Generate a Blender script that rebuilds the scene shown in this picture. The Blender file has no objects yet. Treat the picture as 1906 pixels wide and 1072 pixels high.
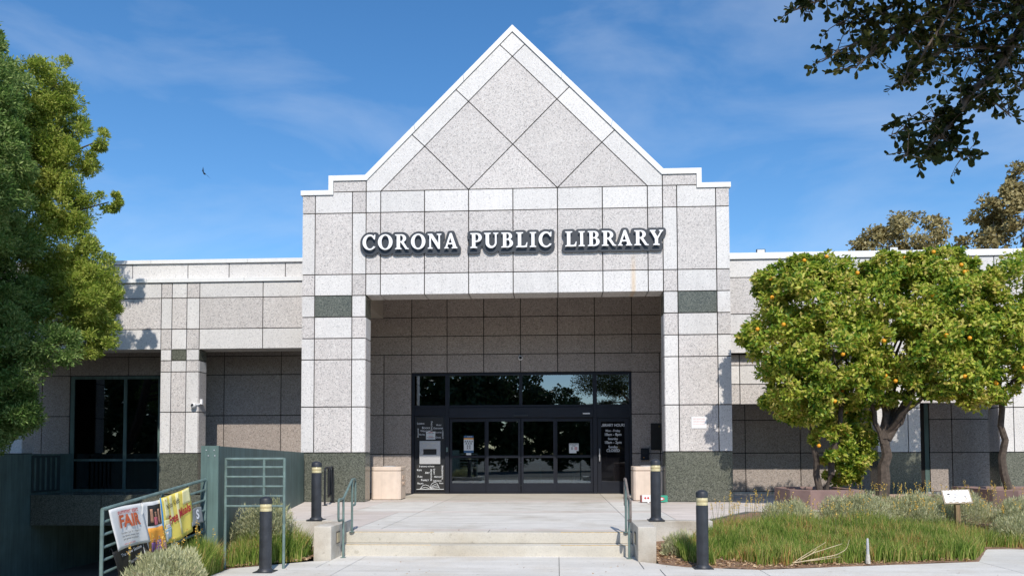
import bpy, bmesh, math, random
import numpy as np
from mathutils import Vector, Matrix
R = math.radians
random.seed(7); rng = np.random.default_rng(7)
sc = bpy.context.scene
col = sc.collection

# ------------------------------------------------------------------ camera
YAW, PITCH, ROLL = .0539, .04406, .00312
cam = bpy.data.cameras.new('camera'); co = bpy.data.objects.new('camera', cam); col.objects.link(co)
cam.sensor_width = 36; cam.lens = 36*1540/1906; cam.shift_y = 237.5/1906
cam.clip_start = .05; cam.clip_end = 3000
_c, _s, _cp, _sp = math.cos(YAW), math.sin(YAW), math.cos(PITCH), math.sin(PITCH)
_r0 = Vector((_c, _s, 0)); _u0 = Vector((_s*_sp, -_c*_sp, _cp)); _f = Vector((-_s*_cp, _c*_cp, _sp))
_r = _r0*math.cos(ROLL)-_u0*math.sin(ROLL); _u = _r0*math.sin(ROLL)+_u0*math.cos(ROLL)
co.matrix_world = Matrix(((_r.x, _u.x, -_f.x, 1.145), (_r.y, _u.y, -_f.y, -22), (_r.z, _u.z, -_f.z, 1.317), (0, 0, 0, 1)))
sc.camera = co

# ------------------------------------------------------------------ light and sky
SUN = Vector((.20, -1.0, 1.0)).normalized()          # towards the sun
ELEV = math.asin(SUN.z); AZ = math.atan2(SUN.x, SUN.y)   # azimuth from +Y clockwise
w = bpy.data.worlds.new('World'); sc.world = w; w.use_nodes = True
nt = w.node_tree; N = nt.nodes; L = nt.links; N.clear()
out = N.new('ShaderNodeOutputWorld'); bg = N.new('ShaderNodeBackground'); sky = N.new('ShaderNodeTexSky')
sky.sky_type = 'NISHITA'; sky.sun_disc = False; sky.sun_elevation = ELEV; sky.sun_rotation = AZ
sky.air_density = 1.0; sky.dust_density = .3; sky.ozone_density = 3.0; sky.altitude = 200
bg.inputs['Strength'].default_value = .15
tc = N.new('ShaderNodeTexCoord'); mp = N.new('ShaderNodeMapping'); mp.inputs['Scale'].default_value = (1.5, 1.5, 4.5)
nz = N.new('ShaderNodeTexNoise'); nz.inputs['Scale'].default_value = 2.1; nz.inputs['Detail'].default_value = 7; nz.inputs['Roughness'].default_value = .55; nz.inputs['Distortion'].default_value = .4
cr = N.new('ShaderNodeValToRGB'); cr.color_ramp.elements[0].position = .44; cr.color_ramp.elements[0].color = (0, 0, 0, 1); cr.color_ramp.elements[1].position = .78; cr.color_ramp.elements[1].color = (.30, .30, .30, 1)
mx = N.new('ShaderNodeMixRGB'); mx.inputs['Color2'].default_value = (4.8, 5.3, 6.0, 1)
sat = N.new('ShaderNodeHueSaturation'); sat.inputs['Saturation'].default_value = 1.25
L.new(tc.outputs['Generated'], mp.inputs['Vector']); L.new(mp.outputs[0], nz.inputs['Vector']); L.new(nz.outputs['Fac'], cr.inputs[0])
L.new(sky.outputs[0], sat.inputs['Color']); L.new(sat.outputs[0], mx.inputs['Color1']); L.new(cr.outputs[0], mx.inputs['Fac'])
L.new(mx.outputs[0], bg.inputs['Color']); L.new(bg.outputs[0], out.inputs['Surface'])
sl = bpy.data.lights.new('sun', 'SUN'); sl.energy = 3.9; sl.angle = R(.53); sl.color = (1, .93, .83)
so = bpy.data.objects.new('sun', sl); col.objects.link(so); so.rotation_euler = SUN.to_track_quat('Z', 'Y').to_euler()
vs = sc.view_settings; vs.view_transform = 'Standard'; vs.look = 'None'; vs.gamma = 1; vs.use_curve_mapping = False; vs.exposure = .15
try:
    sc.cycles.max_bounces = 8; sc.cycles.transparent_max_bounces = 12
except Exception: pass

# ------------------------------------------------------------------ materials
MATS = {}
def newmat(name):
    m = bpy.data.materials.new(name); m.use_nodes = True
    return m, m.node_tree.nodes, m.node_tree.links, m.node_tree.nodes['Principled BSDF']
def ramp(n, stops, interp='LINEAR'):
    c = n.new('ShaderNodeValToRGB'); e = c.color_ramp; e.interpolation = interp
    while len(e.elements) < len(stops): e.elements.new(.5)
    for el, (p, k) in zip(e.elements, stops): el.position = p; el.color = (*k, 1)
    return c
def plain(name, c, rough=.6, metal=0, amt=.15, scale=6, spec=.5, streak=0):
    m, n, l, b = newmat(name)
    t = n.new('ShaderNodeTexCoord'); z = n.new('ShaderNodeTexNoise'); z.inputs['Scale'].default_value = scale; z.inputs['Detail'].default_value = 6
    cr = ramp(n, [(.3, tuple(x*(1-amt) for x in c)), (.7, tuple(min(1, x*(1+amt)) for x in c))])
    l.new(t.outputs['Object'], z.inputs['Vector']); l.new(z.outputs['Fac'], cr.inputs[0]); last = cr.outputs[0]
    if streak:
        mpg = n.new('ShaderNodeMapping'); mpg.inputs['Scale'].default_value = (7, 7, .35); zs = n.new('ShaderNodeTexNoise'); zs.inputs['Scale'].default_value = 1.4; zs.inputs['Detail'].default_value = 7; zs.inputs['Roughness'].default_value = .7
        l.new(t.outputs['Object'], mpg.inputs['Vector']); l.new(mpg.outputs[0], zs.inputs['Vector'])
        k = 1-streak; sr = ramp(n, [(.35, (k, k, k)), (.55, (1, 1, 1)), (.72, (1+streak*.5,)*3)]); l.new(zs.outputs['Fac'], sr.inputs[0])
        mm = n.new('ShaderNodeMixRGB'); mm.blend_type = 'MULTIPLY'; mm.inputs[0].default_value = 1; l.new(last, mm.inputs[1]); l.new(sr.outputs[0], mm.inputs[2]); last = mm.outputs[0]
    l.new(last, b.inputs['Base Color'])
    b.inputs['Roughness'].default_value = rough; b.inputs['Metallic'].default_value = metal; b.inputs['Specular IOR Level'].default_value = spec
    MATS[name] = m; return m
def granite(name, base, pink, dark, light, rough=.55, d0=.10, l0=.86, scale=26, rust=False):
    m, n, l, b = newmat(name)
    t = n.new('ShaderNodeTexCoord'); inf = n.new('ShaderNodeObjectInfo')
    def vor(s):
        v = n.new('ShaderNodeTexVoronoi'); v.inputs['Scale'].default_value = s; l.new(t.outputs['Object'], v.inputs['Vector'])
        sp = n.new('ShaderNodeSeparateColor'); l.new(v.outputs['Color'], sp.inputs[0]); return sp
    a = vor(scale); f = vor(scale*2.3)
    c1 = ramp(n, [(0, dark), (d0, base), (.55, pink), (l0, light)], 'CONSTANT'); l.new(a.outputs[0], c1.inputs[0])
    c2 = ramp(n, [(0, dark), (d0*1.3, base), (.6, pink), (l0, light)], 'CONSTANT'); l.new(f.outputs[1], c2.inputs[0])
    mix = n.new('ShaderNodeMixRGB'); mix.inputs[0].default_value = .5; l.new(c1.outputs[0], mix.inputs[1]); l.new(c2.outputs[0], mix.inputs[2])
    z = n.new('ShaderNodeTexNoise'); z.inputs['Scale'].default_value = 1.3; z.inputs['Detail'].default_value = 5; l.new(t.outputs['Object'], z.inputs['Vector'])
    # broad mottling and a small shift from slab to slab
    ma = n.new('ShaderNodeMath'); ma.operation = 'MULTIPLY_ADD'; ma.inputs[1].default_value = .20; ma.inputs[2].default_value = .78
    mpg = n.new('ShaderNodeMapping'); mpg.inputs['Scale'].default_value = (5, 5, .30); zs = n.new('ShaderNodeTexNoise'); zs.inputs['Scale'].default_value = 1.0; zs.inputs['Detail'].default_value = 6; zs.inputs['Roughness'].default_value = .65
    l.new(t.outputs['Object'], mpg.inputs['Vector']); l.new(mpg.outputs[0], zs.inputs['Vector'])
    av = n.new('ShaderNodeMath'); av.operation = 'ADD'; l.new(z.outputs['Fac'], av.inputs[0]); l.new(zs.outputs['Fac'], av.inputs[1]); l.new(av.outputs[0], ma.inputs[0])
    mb = n.new('ShaderNodeMath'); mb.operation = 'MULTIPLY_ADD'; mb.inputs[1].default_value = .13; l.new(inf.outputs['Random'], mb.inputs[0]); l.new(ma.outputs[0], mb.inputs[2])
    hs = n.new('ShaderNodeHueSaturation'); l.new(mix.outputs[0], hs.inputs['Color']); l.new(mb.outputs[0], hs.inputs['Value'])
    last = hs.outputs[0]
    if rust:   # the orange run-off stain under the sign
        sx = n.new('ShaderNodeSeparateXYZ'); l.new(t.outputs['Object'], sx.inputs[0])
        d = n.new('ShaderNodeMath'); d.operation = 'SUBTRACT'; d.inputs[1].default_value = 3.21; l.new(sx.outputs[0], d.inputs[0])
        ab = n.new('ShaderNodeMath'); ab.operation = 'ABSOLUTE'; l.new(d.outputs[0], ab.inputs[0])
        mr = n.new('ShaderNodeMapRange'); mr.inputs[1].default_value = .02; mr.inputs[2].default_value = .085; mr.inputs[3].default_value = .38; mr.inputs[4].default_value = 0; l.new(ab.outputs[0], mr.inputs[0])
        zr = n.new('ShaderNodeMapRange'); zr.inputs[1].default_value = 6.7; zr.inputs[2].default_value = 6.0; zr.inputs[3].default_value = 0.0; zr.inputs[4].default_value = 1; l.new(sx.outputs[2], zr.inputs[0])
        mu = n.new('ShaderNodeMath'); mu.operation = 'MULTIPLY'; l.new(mr.outputs[0], mu.inputs[0]); l.new(zr.outputs[0], mu.inputs[1])
        rm = n.new('ShaderNodeMixRGB'); rm.inputs[2].default_value = (.62, .36, .08, 1); l.new(mu.outputs[0], rm.inputs[0]); l.new(last, rm.inputs[1]); last = rm.outputs[0]
    l.new(last, b.inputs['Base Color']); b.inputs['Roughness'].default_value = rough
    MATS[name] = m; return m
G_L = granite('granite_light', (.61, .595, .58), (.67, .645, .625), (.36, .35, .35), (.74, .725, .71), d0=.07, rust=True, scale=40)
G_D = granite('granite_pink', (.52, .49, .472), (.60, .555, .53), (.22, .21, .21), (.70, .675, .65), d0=.12, rust=True, scale=38)
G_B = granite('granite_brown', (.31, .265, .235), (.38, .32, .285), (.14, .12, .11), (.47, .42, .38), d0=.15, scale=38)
G_G = granite('granite_green', (.10, .106, .082), (.145, .15, .118), (.035, .04, .034), (.20, .205, .17), rough=.22, d0=.24, l0=.86, scale=44)
JOINT = plain('joint_sealant', (.026, .022, .019), .9)
CAP = plain('white_coping', (.80, .80, .79), .5, amt=.03, streak=.06)
PLAST = plain('soffit_plaster', (.42, .37, .32), .8, amt=.05)
NAVY = plain('navy_aluminium', (.008, .010, .017), .5, .0, amt=.2, scale=3, spec=.35)
TEAL = plain('teal_paint', (.10, .165, .15), .6, amt=.16, scale=2.2, streak=.34)
TEALP = plain('teal_pipe', (.14, .205, .19), .5, amt=.25, scale=9, streak=.2)
BLACK = plain('black_metal', (.018, .02, .024), .4, .2)
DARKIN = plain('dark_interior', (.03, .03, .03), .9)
BOLL = plain('bollard_paint', (.03, .034, .042), .5, amt=.35, scale=7, streak=.3)
LENS = plain('amber_lens', (.60, .53, .31), .25, amt=.15, scale=14)
BIN = plain('bin_concrete', (.70, .575, .47), .85, amt=.06, scale=5, streak=.08)
WHITE = plain('white_plastic', (.78, .78, .78), .45, amt=.03)
STEEL = plain('brushed_steel', (.52, .52, .53), .45, .25, amt=.1, scale=30)
SIGNB = plain('sign_backing', (.032, .038, .048), .5, amt=.06)
LETTER = plain('letter_white', (.86, .86, .87), .5, amt=.01)
PRINTW = plain('print_white', (.75, .77, .80), .6, amt=.01)
PRINTK = plain('print_black', (.02, .02, .02), .6, amt=.01)
PRINTR = plain('print_red', (.55, .05, .04), .6, amt=.03)
PRINTB = plain('print_blue', (.03, .10, .22), .6, amt=.03)
ORNG = plain('print_orange', (.75, .33, .04), .6, amt=.05)
PAPER = plain('paper', (.68, .70, .70), .7, amt=.02)
PLANTER = plain('planter_concrete', (.25, .165, .145), .8, amt=.15, scale=4)
ROCK = plain('rock_pink', (.45, .33, .27), .9, amt=.25, scale=7)
BARK = plain('bark', (.085, .066, .052), .9, amt=.4, scale=14)
BARKL = plain('bark_pale', (.20, .155, .12), .9, amt=.4, scale=16)
TWIG = plain('dry_twig', (.55, .45, .30), .9, amt=.2)
WOOD = plain('post_wood', (.24, .16, .085), .8, amt=.2, scale=12)
FRUIT = plain('orange_fruit', (.80, .34, .015), .5, amt=.12, scale=9)
YEL = plain('yellow_petal', (.72, .45, .06), .7, amt=.2, scale=20)
def concrete(name, c, amt=.12, stain=.25, warm=(1, .95, .88)):
    m, n, l, b = newmat(name)
    t = n.new('ShaderNodeTexCoord'); inf = n.new('ShaderNodeObjectInfo')
    def nz(s, d=6, r=.6):
        z = n.new('ShaderNodeTexNoise'); z.inputs['Scale'].default_value = s; z.inputs['Detail'].default_value = d; z.inputs['Roughness'].default_value = r; l.new(t.outputs['Object'], z.inputs['Vector']); return z
    c1 = ramp(n, [(.30, tuple(x*(1-amt) for x in c)), (.72, tuple(x*(1+amt*.6) for x in c))]); l.new(nz(2.1, 8, .7).outputs['Fac'], c1.inputs[0])
    c2 = ramp(n, [(.50, (1, 1, 1)), (.74, tuple((1-stain)*x for x in warm))]); l.new(nz(.75, 5).outputs['Fac'], c2.inputs[0])
    c3 = ramp(n, [(.30, (.80, .80, .80)), (.5, (1, 1, 1))]); l.new(nz(55, 3).outputs['Fac'], c3.inputs[0])
    a = n.new('ShaderNodeMixRGB'); a.blend_type = 'MULTIPLY'; a.inputs[0].default_value = 1; l.new(c1.outputs[0], a.inputs[1]); l.new(c2.outputs[0], a.inputs[2])
    a2 = n.new('ShaderNodeMixRGB'); a2.blend_type = 'MULTIPLY'; a2.inputs[0].default_value = .8; l.new(a.outputs[0], a2.inputs[1]); l.new(c3.outputs[0], a2.inputs[2])
    c4 = ramp(n, [(.70, (1, 1, 1)), (.735, (.80, .79, .77))]); l.new(nz(9, 2, .4).outputs['Fac'], c4.inputs[0])
    mpc = n.new('ShaderNodeMapping'); mpc.inputs['Scale'].default_value = (.35, 2.6, 2.6); zc = n.new('ShaderNodeTexNoise'); zc.inputs['Scale'].default_value = 1.2; zc.inputs['Detail'].default_value = 7; l.new(t.outputs['Object'], mpc.inputs['Vector']); l.new(mpc.outputs[0], zc.inputs['Vector'])
    c5 = ramp(n, [(.35, (.88, .88, .87)), (.6, (1, 1, 1))]); l.new(zc.outputs['Fac'], c5.inputs[0])
    for cc in (c4, c5):
        a3 = n.new('ShaderNodeMixRGB'); a3.blend_type = 'MULTIPLY'; a3.inputs[0].default_value = 1; l.new(a2.outputs[0], a3.inputs[1]); l.new(cc.outputs[0], a3.inputs[2]); a2 = a3
    mb = n.new('ShaderNodeMath'); mb.operation = 'MULTIPLY_ADD'; mb.inputs[1].default_value = .12; mb.inputs[2].default_value = .94; l.new(inf.outputs['Random'], mb.inputs[0])
    hs = n.new('ShaderNodeHueSaturation'); l.new(a2.outputs[0], hs.inputs['Color']); l.new(mb.outputs[0], hs.inputs['Value']); l.new(hs.outputs[0], b.inputs['Base Color'])
    b.inputs['Roughness'].default_value = .85
    bp = n.new('ShaderNodeBump'); bp.inputs['Strength'].default_value = .15; bp.inputs['Distance'].default_value = .01; l.new(nz(40, 4).outputs['Fac'], bp.inputs['Height']); l.new(bp.outputs[0], b.inputs['Normal'])
    MATS[name] = m; return m
C_GREY = concrete('concrete_grey', (.69, .665, .615))
C_WALK = concrete('concrete_walk', (.69, .665, .615), .08, .12)
C_PINK = concrete('concrete_pink', (.66, .59, .54), .10, .15)
C_STEP = concrete('concrete_step', (.60, .565, .49), .10, .18)
C_WALL = concrete('concrete_wall', (.62, .585, .52), .16, .42, (1, .85, .68))
C_DARK = concrete('concrete_dark', (.16, .16, .15), .2, .3)
ASPH = plain('asphalt', (.055, .055, .055), .9, amt=.2, scale=3)
SOIL = plain('soil_mulch', (.22, .135, .085), .95, amt=.5, scale=18)
def glass(name, tint, gl):
    m, n, l, b = newmat(name); n.remove(b); o = n['Material Output']
    g = n.new('ShaderNodeBsdfGlossy'); g.inputs['Roughness'].default_value = .0; g.inputs['Color'].default_value = (.80, .90, 1, 1)
    t = n.new('ShaderNodeBsdfTransparent'); t.inputs['Color'].default_value = (*tint, 1)
    fr = n.new('ShaderNodeFresnel'); fr.inputs['IOR'].default_value = gl
    mx = n.new('ShaderNodeMixShader'); l.new(fr.outputs[0], mx.inputs[0]); l.new(t.outputs[0], mx.inputs[1]); l.new(g.outputs[0], mx.inputs[2]); l.new(mx.outputs[0], o.inputs['Surface'])
    MATS[name] = m; return m
GLASS = glass('tinted_glass', (.30, .34, .34), 2.9); GLASSD = glass('door_glass', (.42, .50, .46), 2.5); GLASSW = glass('window_glass', (.20, .24, .26), 1.95)
def leafmat(name, stops, trans=.3, rough=.5, spec=.3):
    m, n, l, b = newmat(name); o = n['Material Output']
    g = n.new('ShaderNodeNewGeometry'); c = ramp(n, stops); tcx = n.new('ShaderNodeTexCoord'); zx = n.new('ShaderNodeTexNoise'); zx.inputs['Scale'].default_value = 1.6; zx.inputs['Detail'].default_value = 4; l.new(tcx.outputs['Object'], zx.inputs['Vector'])
    m1 = n.new('ShaderNodeMath'); m1.operation = 'MULTIPLY_ADD'; m1.inputs[1].default_value = 1.3; m1.inputs[2].default_value = -.40; l.new(zx.outputs['Fac'], m1.inputs[0])
    m2 = n.new('ShaderNodeMath'); m2.operation = 'MULTIPLY_ADD'; m2.inputs[1].default_value = .75; m2.use_clamp = True; l.new(g.outputs['Random Per Island'], m2.inputs[0]); l.new(m1.outputs[0], m2.inputs[2]); l.new(m2.outputs[0], c.inputs[0]); l.new(c.outputs[0], b.inputs['Base Color'])
    b.inputs['Roughness'].default_value = rough; b.inputs['Specular IOR Level'].default_value = spec
    t = n.new('ShaderNodeBsdfTranslucent'); hs = n.new('ShaderNodeHueSaturation'); hs.inputs['Hue'].default_value = .49; hs.inputs['Value'].default_value = 1.3; l.new(c.outputs[0], hs.inputs['Color']); l.new(hs.outputs[0], t.inputs['Color'])
    mx = n.new('ShaderNodeMixShader'); mx.inputs[0].default_value = trans; l.new(b.outputs[0], mx.inputs[1]); l.new(t.outputs[0], mx.inputs[2]); l.new(mx.outputs[0], o.inputs['Surface'])
    MATS[name] = m; return m
LF_CIT = leafmat('citrus_leaf', [(0, (.04, .10, .012)), (.25, (.085, .19, .018)), (.52, (.25, .35, .035)), (.80, (.53, .57, .09)), (1, (.66, .56, .16))], .38, .4, .25)
LF_FERN = leafmat('fern_pine_leaf', [(0, (.035, .085, .016)), (.5, (.115, .21, .045)), (1, (.34, .43, .15))], .3, .6, .1)
LF_YEL = leafmat('yellow_pine_leaf', [(0, (.07, .13, .015)), (.5, (.24, .33, .045)), (1, (.52, .54, .14))], .34, .6, .1)
LF_MYR = leafmat('myrtle_leaf', [(0, (.012, .02, .006)), (.6, (.035, .05, .012)), (1, (.13, .13, .035))], .15, .5, .12)
LF_TAN = leafmat('sycamore_leaf', [(0, (.14, .12, .045)), (.5, (.30, .25, .10)), (1, (.48, .41, .20))], .3)
LF_BRN = leafmat('brown_tree_leaf', [(0, (.045, .04, .015)), (.6, (.11, .085, .035)), (1, (.19, .14, .06))], .2)
LF_DRK = leafmat('street_tree_leaf', [(0, (.02, .04, .012)), (1, (.07, .10, .03))], .15)
GRASS = leafmat('grass_blade', [(0, (.06, .12, .02)), (.4, (.16, .26, .045)), (.75, (.31, .38, .085)), (.93, (.58, .50, .20)), (1, (.50, .28, .11))], .36, .6, .1)
SAGE = leafmat('sage_leaf', [(0, (.19, .22, .11)), (.5, (.42, .44, .25)), (1, (.68, .66, .42))], .3, .6, .05)
LITTER = leafmat('leaf_litter', [(0, (.16, .08, .04)), (.5, (.36, .22, .12)), (1, (.58, .44, .28))], .1)

# ------------------------------------------------------------------ mesh helpers
class MB:
    def __init__(s): s.v = []; s.f = []
    def add(s, vs, fs):
        o = len(s.v); s.v += [tuple(v) for v in vs]; s.f += [tuple(i+o for i in f) for f in fs]
    def box(s, x0, x1, y0, y1, z0, z1):
        s.add([(x0, y0, z0), (x1, y0, z0), (x1, y1, z0), (x0, y1, z0), (x0, y0, z1), (x1, y0, z1), (x1, y1, z1), (x0, y1, z1)],
              [(0, 3, 2, 1), (4, 5, 6, 7), (0, 1, 5, 4), (1, 2, 6, 5), (2, 3, 7, 6), (3, 0, 4, 7)]); return s
    def prism(s, poly, y0, y1):            # poly in x,z (counter-clockwise seen from -Y), extruded along Y
        n = len(poly); s.add([(x, y0, z) for x, z in poly]+[(x, y1, z) for x, z in poly],
              [tuple(range(n)), tuple(range(2*n-1, n-1, -1))]+[(i, i+n, (i+1) % n+n, (i+1) % n) for i in range(n)]); return s
    def slab(s, poly, z0, z1):             # poly in x,y counter-clockwise from above
        n = len(poly); s.add([(x, y, z0) for x, y in poly]+[(x, y, z1) for x, y in poly],
              [tuple(range(n-1, -1, -1)), tuple(range(n, 2*n))]+[(i, (i+1) % n, (i+1) % n+n, i+n) for i in range(n)]); return s
    def tube(s, pts, r, n=8, r1=None, cap=True):
        pts = [Vector(p) for p in pts]; m = len(pts); rings = []
        for i, p in enumerate(pts):
            t = (pts[min(i+1, m-1)]-pts[max(i-1, 0)]).normalized()
            a = t.cross(Vector((0, 0, 1)) if abs(t.z) < .95 else Vector((1, 0, 0))).normalized(); b = a.cross(t)
            rr = r if r1 is None else r+(r1-r)*i/max(1, m-1)
            rings.append([p+(a*math.cos(2*math.pi*k/n)+b*math.sin(2*math.pi*k/n))*rr for k in range(n)])
        vs = [v for ring in rings for v in ring]; fs = []
        for i in range(m-1):
            for k in range(n): fs.append((i*n+k, i*n+(k+1) % n, (i+1)*n+(k+1) % n, (i+1)*n+k))
        if cap: fs += [tuple(range(n-1, -1, -1)), tuple(range((m-1)*n, m*n))]
        s.add(vs, fs); return s
    def lathe(s, prof, c=(0, 0, 0), n=24):
        vs = []; fs = []; m = len(prof)
        for r, z in prof:
            for k in range(n): a = 2*math.pi*k/n; vs.append((c[0]+r*math.cos(a), c[1]+r*math.sin(a), c[2]+z))
        for i in range(m-1):
            for k in range(n): fs.append((i*n+k, i*n+(k+1) % n, (i+1)*n+(k+1) % n, (i+1)*n+k))
        fs += [tuple(range(n-1, -1, -1)), tuple(range((m-1)*n, m*n))]; s.add(vs, fs); return s
    def sphere(s, c, r, n=10, m=6, sz=1):
        s.lathe([(max(1e-4, r*math.sin(math.pi*i/m)), -r*sz*math.cos(math.pi*i/m)) for i in range(m+1)], c, n); return s
    def build(s, name, mat, parent=None, smooth=False, bevel=0):
        me = bpy.data.meshes.new(name); me.from_pydata(s.v, [], s.f); me.update()
        return link(name, me, mat, parent, smooth, bevel)
def link(name, me, mat, parent=None, smooth=False, bevel=0):
    if mat and not me.materials: me.materials.append(mat)
    if smooth:
        me.polygons.foreach_set('use_smooth', [True]*len(me.polygons))
        try: me.set_sharp_from_angle(angle=R(40))
        except Exception: pass
    o = bpy.data.objects.new(name, me); col.objects.link(o)
    if parent: o.parent = parent
    if bevel:
        b = o.modifiers.new('bevel', 'BEVEL'); b.width = bevel; b.segments = 2; b.limit_method = 'ANGLE'
    return o
def tag(o, label=None, cat=None, group=None, kind=None):
    for k, v in (('label', label), ('category', cat), ('group', group), ('kind', kind)):
        if v: o[k] = v
    return o
def empty(name, loc=(0, 0, 0), rz=0, **k):
    o = bpy.data.objects.new(name, None); col.objects.link(o); o.location = loc; o.rotation_euler.z = rz; o.empty_display_size = .2
    return tag(o, **k)
def copy_tree(o, parent=None):
    c = o.copy(); col.objects.link(c)
    if parent: c.parent = parent
    for ch in list(o.children): copy_tree(ch, c)
    return c
def box(name, mat, x0, x1, y0, y1, z0, z1, parent=None, bevel=0): return MB().box(x0, x1, y0, y1, z0, z1).build(name, mat, parent, bevel=bevel)
def fill_curve(loops, half):
    cu = bpy.data.curves.new('outline', 'CURVE'); cu.dimensions = '2D'; cu.fill_mode = 'BOTH'; cu.extrude = half
    for lp in loops:
        sp = cu.splines.new('POLY'); sp.points.add(len(lp)-1); sp.use_cyclic_u = True
        for p, (x, y) in zip(sp.points, lp): p.co = (x, y, 0, 1)
    o = bpy.data.objects.new('outline', cu); col.objects.link(o)
    me = bpy.data.meshes.new_from_object(o.evaluated_get(bpy.context.evaluated_depsgraph_get()))
    bpy.data.objects.remove(o); bpy.data.curves.remove(cu); me.materials.clear(); return me
def text_mesh(body, size, align='CENTER', bold=0, small=False, extrude=0, wide=1):
    cu = bpy.data.curves.new('text', 'FONT'); cu.body = body.lower() if small else body; cu.size = size; cu.align_x = align; cu.align_y = 'CENTER'
    cu.offset = bold*size; cu.extrude = extrude; cu.resolution_u = 3
    if small:
        cu.body = body[0].upper()+body[1:].lower(); cu.small_caps_scale = .78
        for i in range(1, len(body)): cu.body_format[i].use_small_caps = True
    o = bpy.data.objects.new('text', cu); col.objects.link(o)
    me = bpy.data.meshes.new_from_object(o.evaluated_get(bpy.context.evaluated_depsgraph_get()))
    bpy.data.objects.remove(o); bpy.data.curves.remove(cu); me.materials.clear()
    if wide != 1: me.transform(Matrix.Diagonal((wide, 1, 1, 1)))
    return me
FACADE = Matrix(((1, 0, 0, 0), (0, 0, -1, 0), (0, 1, 0, 0), (0, 0, 0, 1)))     # text plane -> wall facing -Y
def wall_text(name, body, size, x, y, z, mat, parent=None, rot=0, **k):
    me = text_mesh(body, size, **k); me.transform(Matrix.Translation((x, y, z)) @ FACADE @ Matrix.Rotation(rot, 4, 'Z'))
    return link(name, me, mat, parent)
def join_text(name, items, y, mat, parent, frame=FACADE, org=(0, 0, 0)):
    """items: (body,size,x,z,rot,kwargs) -> one lettering mesh"""
    bm = bmesh.new()
    for body, size, x, z, rot, k in items:
        me = text_mesh(body, size, **k); me.transform(Matrix.Translation((x, y, z)) @ frame @ Matrix.Rotation(rot, 4, 'Z')); bm.from_mesh(me); bpy.data.meshes.remove(me)
    me = bpy.data.meshes.new(name); bm.to_mesh(me); bm.free(); return link(name, me, mat, parent)

# ------------------------------------------------------------------ ground
gnd = MB()
for r in ((-400, 400, -400, -19.9), (-400, -14.95, -19.9, 400), (15.5, 400, -19.9, 400), (-14.95, 15.5, 12, 400)): gnd.add([(r[0], r[2], -.42), (r[1], r[2], -.42), (r[1], r[3], -.42), (r[0], r[3], -.42)], [(0, 1, 2, 3)])
gnd.add([(-3.6, -19.9, -.42), (15.5, -19.9, -.42), (15.5, -7, -.42), (-3.6, -7, -.42)], [(0, 1, 2, 3)])
tag(gnd.build('ground', plain('ground_earth', (.16, .14, .11), .95, amt=.3, scale=.6)), kind='structure')
road = MB().box(-200, 200, -38, -27.5, -.46, -.40).build('road', ASPH); tag(road, kind='structure')

def slabs(root, rects, mat, z1, th=.10, g=.006):
    for x0, x1, y0, y1 in rects:
        o = MB().box(x0+g, x1-g, y0+g, y1-g, z1-th, z1).build('slab', mat, root)
# upper plaza
plaza = tag(MB().slab([(-5.6, 4.5), (-5.6, -.3), (-3.62, -7.92), (-2.36, -7.92), (-2.36, -8.28), (2.36, -8.28), (2.36, -7.92), (3.62, -7.92), (3.62, -6.5), (5.4, -3.25), (15.5, -3.25), (15.5, 4.5)], -.30, -.012).build('plaza', C_DARK), kind='structure')
XG = [-3.45, -1.9, 2.5, 3.45]
def row(y0, y1, mat, xs=XG): slabs(plaza, [(a, b, y0, y1) for a, b in zip(xs[:-1], xs[1:])], mat, 0)
row(-3.42, -.02, C_GREY); row(-.02, .75, C_PINK); row(.75, 4.5, concrete('concrete_tan', (.57, .53, .46), .1, .15)); row(-3.80, -3.42, C_PINK)
row(-7.75, -3.80, C_GREY, [-2.36, -1.9, 2.5, 3.45])
slabs(plaza, [(-2.36, 0, -8.02, -7.75), (0, 2.36, -8.02, -7.75)], C_PINK, 0)
slabs(plaza, [(-2.36, 0, -8.28, -8.02), (0, 2.36, -8.28, -8.02)], C_STEP, 0)
slabs(plaza, [(-3.60, -2.36, -7.75, -3.80)], C_PINK, 0)
slabs(plaza, [(-5.70, -3.45, -3.80, -.32), (-5.70, -3.45, -.32, 1.2)], C_PINK, 0)
MB().slab([(-4.68, -3.806), (-3.606, -3.806), (-3.606, -7.74)], -.1, 0).build('slab', C_PINK, plaza)
slabs(plaza, [(3.45, 5.6, -3.25, -.02), (5.6, 8.2, -3.25, -.02), (8.2, 11, -3.25, -.02), (11, 15.4, -3.25, -.02), (3.45, 5.7, -.02, 1.2), (5.7, 8.2, -.02, 2.2), (8.2, 11, -.02, 2.2), (11, 15.4, -.02, 2.2)], C_PINK, 0)
MB().slab([(3.456, -6.4), (3.62, -6.4), (5.35, -3.256), (3.456, -3.256)], -.1, 0).build('slab', C_PINK, plaza)
slabs(plaza, [(5.8, 9.5, 2.2, 4.3), (9.5, 15.4, 2.2, 4.3)], C_GREY, 0)
# steps
steps = tag(MB().box(-2.37, 2.37, -8.56, -8.29, -.40, -.19).build('steps', C_DARK), kind='structure')
NOSE = plain('nosing_strip', (.50, .33, .10), .8, amt=.3, scale=20)
for y0, z1 in ((-8.30, -.004), (-8.61, -.181)):
    st = MB().box(-2.37, 2.37, y0, y0+.33 if z1 < -.1 else y0+.02, z1-.19 if z1 < -.1 else -.178, z1).build('step', C_STEP, steps, bevel=.008)
    for a, b in ((-2.30, -.9), (1.2, 2.30)): box('nosing', NOSE, a, b, y0+.012, y0+.032, z1, z1+.006, st)
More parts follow.
